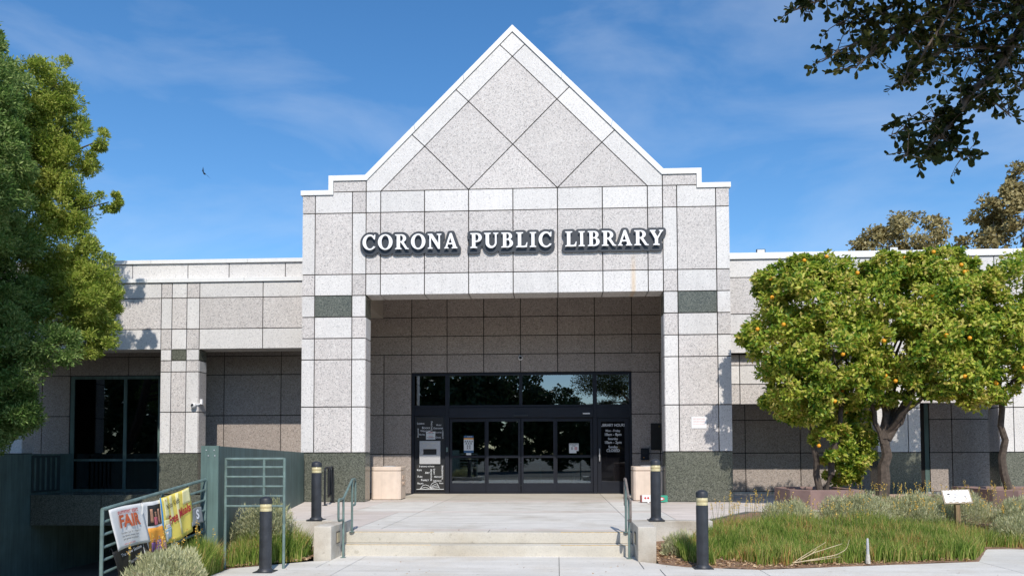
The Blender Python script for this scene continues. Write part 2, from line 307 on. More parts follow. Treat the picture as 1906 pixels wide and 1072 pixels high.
# lower walk
walk = tag(MB().slab([(-3.75, -19.8), (15.4, -19.8), (15.4, -7.42), (8.42, -7.42), (7.5, -9.04), (4.02, -10.02), (3.0, -9.78), (2.68, -9.46), (2.4, -9.2), (2.4, -8.58), (-2.4, -8.58), (-2.4, -9.2), (-2.66, -9.32), (-3.75, -10.28)], -.45, -.372).build('sidewalk', C_DARK), kind='structure')
WG = .005
slabs(walk, [(-1.95, 1.17, -10.0, -8.60), (1.17, 2.38, -10.0, -8.60), (-2.38, -1.95, -10.0, -8.60), (-1.95, 1.17, -12.6, -10.0), (1.17, 2.60, -12.6, -10.0), (-1.95, 1.17, -19.7, -12.6), (1.17, 4.0, -19.7, -12.6)], C_WALK, -.354, .05, WG)
MB().slab([(-3.6, -12.6), (-1.955, -12.6), (-1.955, -10.005), (-2.385, -10.005), (-2.385, -9.2), (-2.66, -9.31), (-3.6, -10.15)], -.40, -.354).build('slab', C_WALK, walk)
slabs(walk, [(-3.6, -1.95, -19.7, -12.6)], C_WALK, -.354, .05, WG)
MB().slab([(2.61, -12.59), (4.0, -12.59), (4.0, -10.03), (3.0, -9.79), (2.70, -9.47), (2.39, -9.2), (2.39, -9.99), (2.61, -9.99)], -.40, -.354).build('slab', C_WALK, walk)
MB().slab([(4.01, -12.59), (7.5, -12.59), (7.5, -9.05), (4.01, -10.02)], -.40, -.354).build('slab', C_WALK, walk)
MB().slab([(7.51, -12.59), (11.2, -12.59), (11.2, -7.43), (8.43, -7.43), (7.51, -9.04)], -.40, -.354).build('slab', C_WALK, walk)
slabs(walk, [(11.2, 15.3, -12.6, -7.43), (4.0, 7.5, -19.7, -12.6), (7.5, 15.3, -19.7, -12.6)], C_WALK, -.354, .05, WG)
# driveway down to the garage
drv = MB(); drv.add([(-14.7, -60, .0), (-3.6, -60, .0), (-3.6, -20, -.42), (-14.7, -20, -.42), (-14.7, -6, -2.4), (-3.6, -6, -2.4), (-14.7, 14, -2.4), (-3.6, 14, -2.4)], [(3, 2, 5, 4), (4, 5, 7, 6)])
tag(drv.build('driveway', C_DARK), kind='structure')
# planting soil
def bedz(x, y): return -.352+.31*min(1, max(0, (y-float(np.interp(x, (2.66, 3.0, 4.02, 7.5, 8.44, 15.4), (-9.48, -9.80, -10.04, -9.06, -7.44, -7.44))))/2.6))
def soil(name, poly, f):
    bm = bmesh.new(); vs = [bm.verts.new((x, y, 0)) for x, y in poly]; fc = bm.faces.new(vs)
    [bmesh.ops.bisect_plane(bm, geom=bm.verts[:]+bm.edges[:]+bm.faces[:], plane_co=(0, y, 0), plane_no=(0, 1, 0)) for y in np.arange(-10.2, -3.2, .3)]; [bmesh.ops.bisect_plane(bm, geom=bm.verts[:]+bm.edges[:]+bm.faces[:], plane_co=(x, 0, 0), plane_no=(1, 0, 0)) for x in np.arange(-4.4, 15, .4)]
    for v in bm.verts: v.co.z = f(v.co.x, v.co.y)+random.uniform(-.012, .012)
    me = bpy.data.meshes.new(name); bm.to_mesh(me); bm.free(); return tag(link(name, me, SOIL), kind='structure')
BED = [(2.66, -9.48), (3.0, -9.80), (4.02, -10.04), (7.5, -9.06), (8.44, -7.44), (15.4, -7.44), (15.4, -3.25), (5.4, -3.25), (3.62, -6.5), (3.62, -7.9), (2.66, -7.9)]
soil('planting_bed', BED, bedz)
BED2 = [(-3.72, -10.26), (-2.70, -9.30), (-2.70, -7.95), (-4.3, -7.95)]
soil('planting_bed', BED2, lambda x, y: -.345+.08*min(1, max(0, (y+9.9)/1.5)))
BED3 = [(-4.10, -19), (-3.45, -19), (-3.50, -10.9), (-3.74, -10.28), (-3.9, -10.3)]
soil('planting_bed', BED3, lambda x, y: -.36)

# ------------------------------------------------------------------ library
lib = empty('library', label='grey granite library with a tall pointed gable over its entrance porch', cat='building')
GAP = .0135
def panel(x0, x1, z0, z1, y, mat, name='stone_panel', th=.035):
    dy = random.uniform(-.0015, .0015)
    return MB().box(x0+GAP, x1-GAP, y+dy, y+th+dy, z0+GAP, z1-GAP).build(name, mat, lib)
def poly_panel(pts, y, mat, name='stone_panel', th=.035):
    c = Vector((sum(p[0] for p in pts)/len(pts), sum(p[1] for p in pts)/len(pts))); n = len(pts); q = []
    for i in range(n):                                  # inset every edge by the joint
        a, b, d = Vector(pts[i-1]), Vector(pts[i]), Vector(pts[(i+1) % n])
        e1 = (b-a).normalized(); e2 = (d-b).normalized(); n1 = Vector((-e1.y, e1.x)); n2 = Vector((-e2.y, e2.x))
        k = (n1+n2); q.append(tuple(b+k*(GAP/max(.2, 1+n1.dot(n2)))))
    return MB().prism(q, y, y+th).build(name, mat, lib)
def side_panel(x, y0, y1, z0, z1, mat, face, name='reveal_panel', th=.035):
    return MB().box(*((x-th, x) if face > 0 else (x, x+th)), y0, y1-GAP, z0+GAP, z1-GAP).build(name, mat, lib)

Z = dict(H=1.322, I=2.553, G=3.831, F=4.409, E=4.99, D=5.57, C=6.15, B=7.83, A=8.416)
rows = [('B', 'A', 0), ('C', 'B', 1), ('D', 'C', 0), ('E', 'D', 2), ('F', 'E', 0), ('G', 'F', 1), ('I', 'G', 1), ('H', 'I', 1)]
for s in (-1, 1):
    cx = [5.762, 5.403, 4.376, 4.0]
    for lo, hi, k in rows:
        for j in range(3):
            xa, xb = sorted((s*cx[j], s*cx[j+1])); mid = j == 1
            if k == 0: m = G_L if mid else G_D
            elif k == 1: m = G_D if mid else G_L
            else: m = G_G if mid else G_L
            top = Z[hi]
            if hi == 'A' and j == 0: top = 8.335
            if hi == 'A' and j == 1:                       # notched by the coping step
                if s < 0: poly_panel([(xa, Z[lo]), (xb, Z[lo]), (xb, 8.416), (-4.91, 8.416), (-4.91, 8.335), (xa, 8.335)], 0, m)
                else: poly_panel([(xa, Z[lo]), (xb, Z[lo]), (xb, 8.335), (4.91, 8.335), (4.91, 8.416), (xa, 8.416)], 0, m)
                continue
            panel(xa, xb, Z[lo], top, 0, m)
    xa, xb = sorted((s*5.762, s*4.0)); panel(xa, xb, 0, Z['H'], 0, G_G, 'plinth_panel')
    xa, xb = sorted((s*4.91, s*4.0)); panel(xa, xb, 8.416, 8.715, 0, G_D)
    zs = [0, 1.322, 2.553, 3.831, 4.409, 4.99, 5.57]; mm = [G_G, G_L, G_L, G_L, G_D, G_G]
    for i in range(6):
        side_panel(-4.0 if s < 0 else 4.0, .037, .62, zs[i], zs[i+1], [G_G, G_D, G_D, G_D, G_L, G_G][i], 1 if s < 0 else -1)
xs = [-4.0, -3.6, -2.4, -1.2, 0, 1.2, 2.4, 3.6, 4.0]
for a, b in zip(xs[:-1], xs[1:]):
    panel(a, b, Z['B'], Z['A'], 0, G_L); panel(a, b, Z['C'], Z['B'], 0, G_D); panel(a, b, Z['D'], Z['C'], 0, G_L)
    MB().box(a+GAP, b-GAP, .037, .72, 5.572, 5.607).build('soffit_panel', G_D, lib)
ZA = 8.416
def dia(u, v): return (u*1.2, ZA+v*1.212)
poly_panel([dia(0, 1), dia(1, 2), dia(0, 3), dia(-1, 2)], 0, G_D)
for s in (-1, 1): poly_panel([dia(s, 0), dia(s+1, 1), dia(s, 2), dia(s-1, 1)], 0, G_D)
poly_panel([dia(-1, 0), dia(1, 0), dia(0, 1)], 0, G_D)
for s in (-1, 1):
    t = [dia(2*s-1, 0), dia(2*s+1, 0), dia(2*s, 1)]; poly_panel(t, 0, G_D)
    o = lambda x, z: (s*x, z)
    b1 = [o(1.2, 10.84), o(1.545, 11.175), o(.345, 12.385), o(0, 12.052)]; b2 = [o(2.4, 9.628), o(2.75, 9.96), o(1.545, 11.175), o(1.2, 10.84)]
    b3 = [o(3.6, ZA), o(4.0, ZA), o(4.0, 8.715), o(2.75, 9.96), o(2.4, 9.628)]
    for b in (b1, b2, b3): poly_panel(b if s > 0 else b[::-1], 0, G_L)
poly_panel([(0, 12.052), (.345, 12.385), (0, 12.73), (-.345, 12.385)], 0, G_L)
# coping along the gable: a closed band with depth
cop_o = [(-5.80, 8.335), (-5.80, 8.465), (-5.035, 8.465), (-5.035, 8.865), (-4.03, 8.865), (0, 12.915)]
cop_i = [(-4.905, 8.335), (-4.905, 8.718), (-3.985, 8.718), (0, 12.735)]
cl = MB()
segs = [[cop_o[0], cop_i[0], (-4.905, 8.465), cop_o[1]], [(-5.035, 8.465), (-4.905, 8.465), (-4.905, 8.865), (-5.035, 8.865)], [(-4.905, 8.718), cop_i[2], cop_o[4], (-4.905, 8.865)], [cop_i[2], cop_i[3], cop_o[5], cop_o[4]]]
def _cut(q, n):
    a, b, c, d = [Vector(p) for p in q]                   # a->d and b->c run along the slope
    o_ = []
    for i in range(n):
        t0, t1 = i/n+(.0012 if i else 0), (i+1)/n-(.0012 if i < n-1 else 0); o_.append([tuple(a.lerp(b, t0)), tuple(a.lerp(b, t1)), tuple(d.lerp(c, t1)), tuple(d.lerp(c, t0))])
    return o_
segs = segs[:3]+_cut(segs[3], 3)
for sg in segs:
    cl.prism(sg, -.035, .62); cl.prism([(-x, z) for x, z in sg][::-1], -.035, .62)
cl.build('coping', CAP, lib)
# masonry behind the slabs
core = MB()
core.box(-5.745, -4.037, .037, .60, 0, 5.61); core.box(4.037, 5.745, .037, .60, 0, 5.61)
core.prism([(-5.745, 5.61), (5.745, 5.61), (5.745, 8.33), (4.92, 8.33), (4.92, 8.71), (3.98, 8.71), (0, 12.72), (-3.98, 8.71), (-4.92, 8.71), (-4.92, 8.33), (-5.745, 8.33)], .037, .60)
core.box(-4.0, 4.0, .601, .72, 5.61, 6.9)
core.build('wall', JOINT, lib)
body = MB(); body.box(-5.7, 5.7, .602, 12, 6.9, 8.2); body.box(-5.745, -5.45, .603, 2.25, 0, 6.88); body.box(5.45, 5.745, .603, 2.25, 0, 6.88)
body.prism([(-3.95, 8.21), (3.95, 8.21), (0, 12.2)], .605, 10)
body.build('roof_block', PLAST, lib)
ceil = MB(); ceil.box(-5.44, 5.44, .725, 4.55, 6.72, 6.88); ceil.box(-5.40, -4.45, .63, 4.38, 5.66, 6.71); ceil.box(4.45, 5.40, .63, 4.38, 5.66, 6.71)
ceil.build('porch_ceiling', PLAST, lib)
# back wall of the porch and of the arcades, all in one plane
YB = 4.4
zb = [0, 1.27, 2.52, 3.855, 4.465, 5.06, 5.67, 6.30, 6.9]
xb = [-5.9, -3.52, -2.37, -1.185, 0, 1.185, 2.37, 3.55, 5.9]
for i in range(4, 8):
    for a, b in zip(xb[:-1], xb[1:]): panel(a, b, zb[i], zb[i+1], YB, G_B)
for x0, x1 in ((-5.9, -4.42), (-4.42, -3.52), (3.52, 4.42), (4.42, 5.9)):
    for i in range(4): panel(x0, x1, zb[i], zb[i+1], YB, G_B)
for a, b in zip(xb[1:-2], xb[2:-1]): panel(a, b, zb[3]+.02, zb[4], YB, G_B)
bw = MB()
bw.box(-24, -14.86, YB+.036, 4.8, -.1, 6.3); bw.box(-11.80, -3.53, YB+.036, 4.8, -.1, 6.9); bw.box(3.53, 16, YB+.036, 4.8, -.1, 6.9)
bw.box(-14.86, -11.80, YB+.036, 4.8, 3.86, 6.3); bw.box(-3.53, 3.53, YB+.036, 4.8, 3.86, 6.9); bw.box(-14.86, -11.80, YB+.036, 4.8, -.1, .07)
bw.build('back_wall', JOINT, lib)
# ---- left wing: front in the plane Y=2.2
YW = 2.2
zl = [4.435, 5.05, 5.99, 6.455]
xl = [-24, -21.5, -19, -17, -15.2, -12.75, -10.75, -10.42, -9.96, -9.57, -7.63, -5.76]
for r in range(3):
    for i, (a, b) in enumerate(zip(xl[:-1], xl[1:])):
        pier = i in (6, 7, 8)
        if pier: m = (G_L if (i == 7) == (r != 1) else G_D)
        else: m = G_D if r == 1 else G_L
        panel(a, b, zl[r], zl[r+1], YW, m)
xt = [-24, -21.9, -19.2, -17, -15.2, -13.4, -11.79, -10.06, -8.78, -7.04, -5.76]
for a, b in zip(xt[:-1], xt[1:]): panel(a, b, 6.585, 7.085, YW+.25, G_L)
for a, b in ((-24, -20.6), (-20.6, -17.4), (-17.4, -14.2), (-14.2, -11.2), (-11.2, -8.2), (-8.2, -5.765)):
    MB().box(a+.004, b-.004, YW-.05, YW+.30, 6.46, 6.58).build('wing_coping', CAP, lib, bevel=.006); MB().box(a+.004, b-.004, YW+.19, YW+.75, 7.09, 7.205).build('wing_coping', CAP, lib, bevel=.006)
zp = [.1, 1.32, 2.55, 3.76, 4.10, 4.435]
xp = [-10.75, -10.42, -9.96, -9.57]
def small_pier(xp, zpx=0):
    panel(xp[0], xp[3], zp[0], zp[1], YW, G_G, 'plinth_panel')
    for r in range(1, 5):
        for j in range(3):
            mid = j == 1
            m = [None, (G_D if mid else G_L), (G_D if mid else G_L), (G_L if mid else G_D), (G_G if mid else G_L)][r]
            panel(xp[j], xp[j+1], zp[r], zp[r+1], YW, m)
    for r in range(5): side_panel(xp[3], YW+.037, YW+.55, zp[r], zp[r+1], [G_G, G_D, G_D, G_L, G_G][r], 1)
    MB().box(xp[0]+.02, xp[3]-.037, YW+.037, YW+.54, .05, 4.43).build('pier_core', JOINT, lib)
small_pier(xp)
xq = [-16.2, -15.85, -15.4, -15.0]; small_pier(xq); box('side_wall', G_B, -24, -23.6, YW+.04, YB, -.1, 6.3, lib)
for a, b in ((-14.69, -12.5), (-12.5, -10.42), (-10.42, -8.3), (-8.3, -5.76)): panel(a, b, -.84, .085, YW-.02, G_G, 'plinth_panel')
MB().box(-14.69, -5.76, YW+.02, YB+.03, -.80, .08).build('sill_beam', G_G, lib)
wc = MB(); wc.box(-24, -5.77, YW+.037, YW+.7, 4.45, 6.455); wc.box(-24, -5.77, YW+.287, YW+.7, 6.5, 7.085); wc.box(-24, -5.77, YW+.7, YB+.03, 5.2, 6.4)
wc.build('wing_wall', JOINT, lib)
for a, b in ((-24, -17), (-17, -12.75), (-12.75, -9.6), (-9.6, -7.63), (-7.63, -5.77)): MB().box(a+GAP, b-GAP, YW+.037, YW+.70, 4.437, 4.449).build('soffit_panel', G_D, lib)
MB().box(-24, -5.77, YW+.7, 12, 6.4, 6.7).build('wing_roof', PLAST, lib)
# recess wall, left
xr = [-11.78, -9.69, -7.80, -5.9]; zr = [.09, 1.30, 2.54, 3.87, 4.48, 5.2]
for a, b in zip(xr[:-1], xr[1:]):
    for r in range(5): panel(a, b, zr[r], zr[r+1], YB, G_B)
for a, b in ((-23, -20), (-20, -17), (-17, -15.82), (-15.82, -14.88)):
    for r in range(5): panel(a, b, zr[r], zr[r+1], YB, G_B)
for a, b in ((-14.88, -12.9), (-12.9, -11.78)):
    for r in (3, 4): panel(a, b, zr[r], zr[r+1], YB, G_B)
# window in the left recess
win = MB()
for x0, x1 in ((-14.86, -14.74), (-13.06, -12.96), (-11.90, -11.80)): win.box(x0, x1, YB+.02, YB+.12, .08, 3.855)
for a, b in ((-14.74, -13.06), (-12.96, -11.90)):
    for z0, z1 in ((.08, .16), (1.07, 1.14), (3.76, 3.855)): win.box(a, b, YB+.022, YB+.118, z0, z1)
wf = win.build('window', TEAL, lib)
for a, b in ((-14.74, -13.06), (-12.96, -11.90)):
    for z0, z1 in ((.16, 1.07), (1.14, 3.76)): box('pane', GLASSW, a, b, YB+.06, YB+.07, z0, z1, wf)
box('window_blind', plain('blind_cloth', (.10, .11, .11), .9), -14.73, -11.9, YB+.16, YB+.17, 2.75, 3.78, wf)
# ---- right wing
zr2 = [4.16, 4.71, 5.30, 6.37, 6.895]
xw = [5.77, 8.39, 10.28, 10.64, 11.17, 11.54, 13.68, 14.1, 16]
for r in range(4):
    for i, (a, b) in enumerate(zip(xw[:-1], xw[1:])):
        if 2 <= i <= 4: m = (G_L if (i == 3) == (r in (0, 3)) else G_D)
        else: m = G_D if r in (2,) else G_L
        panel(a, b, zr2[r], zr2[r+1], YW, m)
for a, b in ((5.765, 8.4), (8.4, 11.4), (11.4, 14.2), (14.2, 16)): MB().box(a+.004, b-.004, YW-.05, YW+.6, 6.90, 7.085).build('wing_coping', CAP, lib, bevel=.006)
for a, b in ((5.77, 6.5), (6.5, 8.39), (8.39, 10.30), (11.52, 13.70)):
    for r, (z0, z1) in enumerate(((2.69, 3.28), (3.28, 3.83), (3.83, 4.155))): panel(a, b, z0, z1, YW+.25, (G_D, G_L, G_D)[r])
def right_pier(xp):
    panel(xp[0], xp[3], 0, 1.28, YW, G_G, 'plinth_panel')
    for z0, z1 in ((1.28, 2.55), (2.55, 3.83), (3.83, 4.16)):
        for j in range(3): panel(xp[j], xp[j+1], z0, z1, YW, G_L if z1 < 4 or j == 1 else G_D)
    for z0, z1 in ((0, 1.28), (1.28, 2.55), (2.55, 3.83), (3.83, 4.16)): side_panel(xp[0], YW+.037, YW+.6, z0, z1, G_G if z0 == 0 else G_D, -1)
    MB().box(xp[0]+.037, xp[3]-.02, YW+.037, YW+.59, 0, 4.15).build('pier_core', JOINT, lib)
right_pier([10.30, 10.64, 11.17, 11.52]); right_pier([13.70, 14.1, 14.5, 14.9])
rc = MB(); rc.box(5.77, 16, YW+.037, YW+.7, 4.17, 6.895); rc.box(5.77, 10.33, YW+.29, YW+.68, 2.71, 4.165); rc.box(11.48, 13.74, YW+.29, YW+.68, 2.71, 4.165); rc.box(5.77, 16, YW+.7, YB+.03, 4.5, 6.8)
rc.build('wing_wall', JOINT, lib)
MB().box(5.77, 16, YW+.6, 12, 6.6, 6.88).build('wing_roof', PLAST, lib)
xr = [5.9, 7.07, 8.77, 10.6, 11.72]; zr = [.06, 1.27, 2.30, 3.6, 4.5]
for a, b in list(zip(xr[:-1], xr[1:]))+[(12.72, 13.4), (13.4, 14.66), (14.66, 16)]:
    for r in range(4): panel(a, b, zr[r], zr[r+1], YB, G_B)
MB().box(5.9, 16, YB-.10, YB+.03, 0, .055).build('base_kerb', C_GREY, lib)
tw = MB(); tw.box(11.73, 11.85, YB+.02, YB+.10, .06, 3.6); tw.box(12.58, 12.71, YB+.02, YB+.10, .06, 3.6); tw.box(11.85, 12.58, YB+.02, YB+.10, 3.5, 3.6)
tw = tw.build('service_door', TEAL, lib); box('door_leaf', plain('teal_dark', (.03, .055, .055), .5), 11.86, 12.57, YB+.05, YB+.08, .06, 3.49, tw)
MB().box(14.60, 14.72, YB-.06, YB-.002, .7, 3.6).build('window_jamb', TEAL, lib)
# right wing parapet rail
# ---- entrance storefront (Y=4.45)
YD = 4.45
fr = MB()
fr.box(-3.52, -3.44, YD-.05, YD+.10, 0, 3.86); fr.box(3.45, 3.53, YD-.05, YD+.10, 0, 3.86)
fr.box(-2.43, -2.30, YD-.055, YD+.10, 0, 3.78); fr.box(2.30, 2.43, YD-.055, YD+.10, 0, 3.78)
fr.box(-3.44, 3.45, YD-.05, YD+.10, 3.785, 3.86)
for a, b in ((-3.44, -2.43), (-2.30, 2.30), (2.43, 3.45)): fr.box(a, b, YD-.05, YD+.10, 2.76, 2.83)
fr.box(-.05, .05, YD-.05, YD+.10, 2.83, 3.785)
fr.box(-2.30, 2.30, YD-.10, YD+.10, 2.42, 2.75)         # sliding door header
fr.box(-3.44, -2.43, YD-.02, YD+.10, 2.50, 2.76)
fr.box(2.43, 3.45, YD-.04, YD+.10, 2.40, 2.76)
fr.box(-2.30, 2.30, YD-.06, YD+.10, 0, .02)
sf = fr.build('storefront_frame', NAVY, lib, bevel=.006)
for a, b in ((-3.44, -2.43), (-2.30, -.05), (.05, 2.30), (2.43, 3.45)): box('pane', GLASS, a, b, YD, YD+.012, 2.83, 3.785, sf)
box('door_sensor', BLACK, -.22, .22, YD-.16, YD-.102, 2.46, 2.52, sf); box('status_plate', WHITE, 1.98, 2.2, YD-.125, YD-.102, 2.52, 2.56, sf)
def leaf(x0, x1, y):
    d = MB(); t = .075
    d.box(x0, x0+t, y, y+.045, .03, 2.41); d.box(x1-t, x1, y, y+.045, .03, 2.41)
    d.box(x0+t, x1-t, y, y+.045, 2.30, 2.41); d.box(x0+t, x1-t, y, y+.045, 1.14, 1.22); d.box(x0+t, x1-t, y, y+.045, .03, .34)
    o = d.build('sliding_door', NAVY, lib, bevel=.004)
    box('pane', GLASSD, x0+t, x1-t, y+.018, y+.028, .34, 1.14, o); box('pane', GLASSD, x0+t, x1-t, y+.018, y+.028, 1.22, 2.30, o)
    return o
for x0, x1, y in ((-2.29, -1.09, YD+.02), (-1.11, -.01, YD-.04), (.01, 1.11, YD-.04), (1.09, 2.29, YD+.02)): leaf(x0, x1, y)
d = MB(); d.box(2.44, 2.56, YD-.02, YD+.03, .02, 2.39); d.box(3.30, 3.44, YD-.02, YD+.03, .02, 2.39); d.box(2.56, 3.30, YD-.02, YD+.03, 2.28, 2.39); d.box(2.56, 3.30, YD-.02, YD+.03, .02, .39)
sd = d.build('side_door', NAVY, lib, bevel=.004)
box('pane', plain('black_glass', (.006, .006, .008), .03, amt=.0), 2.56, 3.30, YD, YD+.012, .39, 2.28, sd)
MB().tube([(2.50, YD-.02, 1.42), (2.50, YD-.09, 1.42), (2.50, YD-.10, 1.40), (2.50, YD-.10, 1.05), (2.50, YD-.09, 1.03), (2.50, YD-.02, 1.03)], .016).build('door_handle', STEEL, sd, smooth=True)
MB().box(2.47, 2.53, YD-.035, YD-.021, 1.17, 1.23).build('lock_plate', STEEL, sd)
join_text('lettering', [('LIBRARY HOURS', .125, 2.93, 2.165, 0, dict(bold=.009, wide=.84)), ('Mon - Friday', .10, 2.93, 1.99, 0, dict(bold=.009, wide=.9)), ('10am - 8pm', .125, 2.93, 1.87, 0, dict(bold=.010, wide=.9)),
    ('Saturday', .10, 2.93, 1.735, 0, dict(bold=.009, wide=.9)), ('10am - 2pm', .125, 2.93, 1.62, 0, dict(bold=.010, wide=.9)), ('Sunday', .115, 2.93, 1.475, 0, dict(bold=.009, wide=.9)), ('CLOSED', .125, 2.93, 1.36, 0, dict(bold=.010, wide=.9))], YD-.004, PRINTW, sd)
# book drop bay at the left of the doors
MB().box(-3.43, -2.44, YD+.03, YD+.08, .02, 2.49).build('bay_panel', BLACK, lib)
wp = box('word_panel', PRINTK, -3.36, -2.48, YD+.005, YD+.028, 1.70, 2.44, lib)
S = dict(small=True, bold=.008)
join_text('lettering', [('Learn', .095, -3.23, 2.25, 0, S), ('Books', .095, -3.06, 2.11, 0, S), ('Welcome', .085, -3.07, 2.01, 0, S), ('Novel', .075, -3.185, 1.895, 0, S), ('Fantasy', .09, -2.875, 2.17, -math.pi/2, S),
    ('Music', .07, -2.64, 2.20, 0, S), ('Discover', .082, -2.66, 2.095, 0, S), ('Chapter', .06, -2.655, 1.96, 0, S), ('Dvds', .075, -2.66, 1.80, 0, S), ('Magazine', .072, -3.315, 1.95, math.pi/2, S), ('Literacy', .078, -2.515, 1.90, math.pi/2, S)], YD+.003, PRINTW, wp)
wp2 = box('word_panel', PRINTK, -3.37, -2.46, YD-.005, YD+.028, .10, .93, lib)
join_text('lettering', [('E-books, Fiction', .07, -3.03, .875, 0, S), ('Kids', .085, -3.27, .755, 0, S), ('Art', .095, -3.01, .67, 0, S), ('Fun', .095, -3.25, .545, 0, S), ('Family', .095, -3.09, .435, 0, S), ('Relax', .08, -3.235, .33, 0, S),
    ('Adventure', .082, -2.885, .60, -math.pi/2, S), ('Story', .075, -2.79, .71, -math.pi/2, S), ('History', .078, -2.66, .54, 0, S), ('Librarian', .068, -2.685, .415, 0, S), ('Read', .06, -2.56, .335, 0, S), ('Imagination', .085, -2.525, .68, -math.pi/2, S)], YD-.007, PRINTW, wp2)
bk = MB()
def line(pts, wd=.011):
    for (x0, z0), (x1, z1) in zip(pts[:-1], pts[1:]):
        dx, dz = x1-x0, z1-z0; ln = math.hypot(dx, dz) or 1; nx, nz = -dz/ln*wd/2, dx/ln*wd/2
        bk.prism([(x0-nx, z0-nz), (x1-nx, z1-nz), (x1+nx, z1+nz), (x0+nx, z0+nz)], YD-.010-.0004*len(bk.f) % .003, YD-.006)
line([(-3.36, .145), (-2.48, .145)], .014); line([(-3.25, .15), (-3.15, .27), (-3.07, .285), (-2.97, .255), (-2.92, .19)]); line([(-2.92, .19), (-2.87, .32), (-2.79, .365), (-2.72, .36)])
line([(-2.92, .18), (-2.80, .285), (-2.69, .325), (-2.62, .17)]); line([(-2.91, .17), (-2.78, .24), (-2.66, .255)]); line([(-3.22, .17), (-3.08, .21), (-2.94, .17)]); line([(-2.9, .16), (-2.76, .19), (-2.64, .20)])
bk.build('book_emblem', PRINTW, wp2)
bd = MB()
bd.box(-3.26, -2.59, YD-.05, YD+.027, .95, 1.25); bd.box(-3.26, -3.14, YD-.05, YD+.027, 1.25, 1.43); bd.box(-2.71, -2.59, YD-.05, YD+.027, 1.25, 1.43); bd.box(-3.26, -2.59, YD-.05, YD+.027, 1.43, 1.69)
bdo = bd.build('book_drop', STEEL, lib, bevel=.004); box('slot', PRINTK, -3.14, -2.71, YD+.0, YD+.02, 1.25, 1.43, bdo)
join_text('lettering', [('Return Books', .075, -2.925, 1.615, 0, S), ('Here', .085, -2.925, 1.515, 0, S)], YD-.0525, plain('engraving', (.62, .58, .48), .5), bdo)
box('card_reader', TEALP, -2.395, -2.335, YD-.08, YD-.057, 1.34, 1.48, lib)
# dark hall behind the doors
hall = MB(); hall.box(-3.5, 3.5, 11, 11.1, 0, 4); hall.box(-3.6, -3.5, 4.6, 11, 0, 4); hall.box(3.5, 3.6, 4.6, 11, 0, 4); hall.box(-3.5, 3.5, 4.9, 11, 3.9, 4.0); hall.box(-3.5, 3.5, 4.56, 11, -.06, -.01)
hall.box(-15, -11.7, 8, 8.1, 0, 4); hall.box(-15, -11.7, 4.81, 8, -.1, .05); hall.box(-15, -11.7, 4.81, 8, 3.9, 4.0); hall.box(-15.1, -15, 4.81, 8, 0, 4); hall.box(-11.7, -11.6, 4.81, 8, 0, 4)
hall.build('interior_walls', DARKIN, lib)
# security gates just inside
gt = MB()
for x in (-1.7, -.6, .6, 1.7): gt.box(x-.03, x+.03, 5.6, 6.1, 0, 1.25)
gt.box(-2.2, 2.2, 5.8, 5.84, .95, 1.0); gt.build('hall_gates', plain('gate_grey', (.30, .34, .34), .5), lib)
# garage under the wing
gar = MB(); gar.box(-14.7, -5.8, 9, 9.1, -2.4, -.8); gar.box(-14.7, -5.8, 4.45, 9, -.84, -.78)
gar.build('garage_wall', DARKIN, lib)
gs = MB()
for x in np.arange(-12.9, -6.5, .42): gs.box(x, x+.06, 5.0, 5.06, -2.4, -.84)
gs.build('garage_gate', plain('gate_dark', (.02, .025, .02), .7), lib)

# ------------------------------------------------------------------ sign lettering
def arc(cx, cy, rx, ry, a0, a1, n=18): return [(cx+rx*math.cos(R(a0+(a1-a0)*i/n)), cy+ry*math.sin(R(a0+(a1-a0)*i/n))) for i in range(n+1)]
T = .075                                                   # serif thickness
def stem(x0, x1, xs0, xs1, z0=0, z1=1):                    # left side upward / right side downward with serifs
    left = [(xs0, z0), (xs0, z0+T*.7), (x0, z0+T*1.3), (x0, z1-T*1.3), (xs0, z1-T*.7), (xs0, z1)]
    right = [(xs1, z1), (xs1, z1-T*.7), (x1, z1-T*1.3), (x1, z0+T*1.3), (xs1, z0+T*.7), (xs1, z0)]
    return left, right
def g_I(): l, r = stem(.13, .37, 0, .5); return .5, [l+r]
def g_L():
    l, _ = stem(.12, .36, 0, .48); return .80, [l+[(.50, 1), (.50, 1-T*.7), (.36, 1-T*1.3), (.36, .09), (.58, .09), (.68, .15), (.75, .32), (.80, .32), (.76, 0)]]
def bowl(x, zc, rx, rz): return arc(x, zc, rx, rz, 90, -90, 14)
def g_P():
    l, _ = stem(.12, .36, 0, .48)
    o = l+bowl(.46, .70, .34, .30)+[(.36, .40), (.36, T*1.3), (.49, T*.7), (.49, 0)]
    return .80, [o, [(.36, .92)]+bowl(.42, .70, .15, .22)+[(.36, .48)]]
def g_R():
    l, _ = stem(.12, .36, 0, .48)
    o = l+arc(.46, .73, .34, .27, 90, -62, 14)+[(.90, .07), (1.0, .055), (1.0, 0), (.76, 0), (.44, .44), (.36, .45), (.36, T*1.3), (.47, T*.7), (.47, 0)]
    return 1.0, [o, [(.36, .925)]+bowl(.42, .73, .15, .195)+[(.36, .535)]]
def g_B():
    l, _ = stem(.12, .36, 0, .48)
    o = l+arc(.46, .755, .31, .245, 90, -55, 12)+arc(.48, .285, .36, .285, 62, -90, 14)
    return .84, [o, [(.36, .93)]+bowl(.43, .755, .12, .175)+[(.36, .58)], [(.36, .51)]+bowl(.44, .29, .16, .22)+[(.36, .07)]]
def g_O(): return 1.0, [arc(.5, .5, .5, .525, 0, 352, 40), arc(.5, .5, .255, .44, 0, 350, 34)]
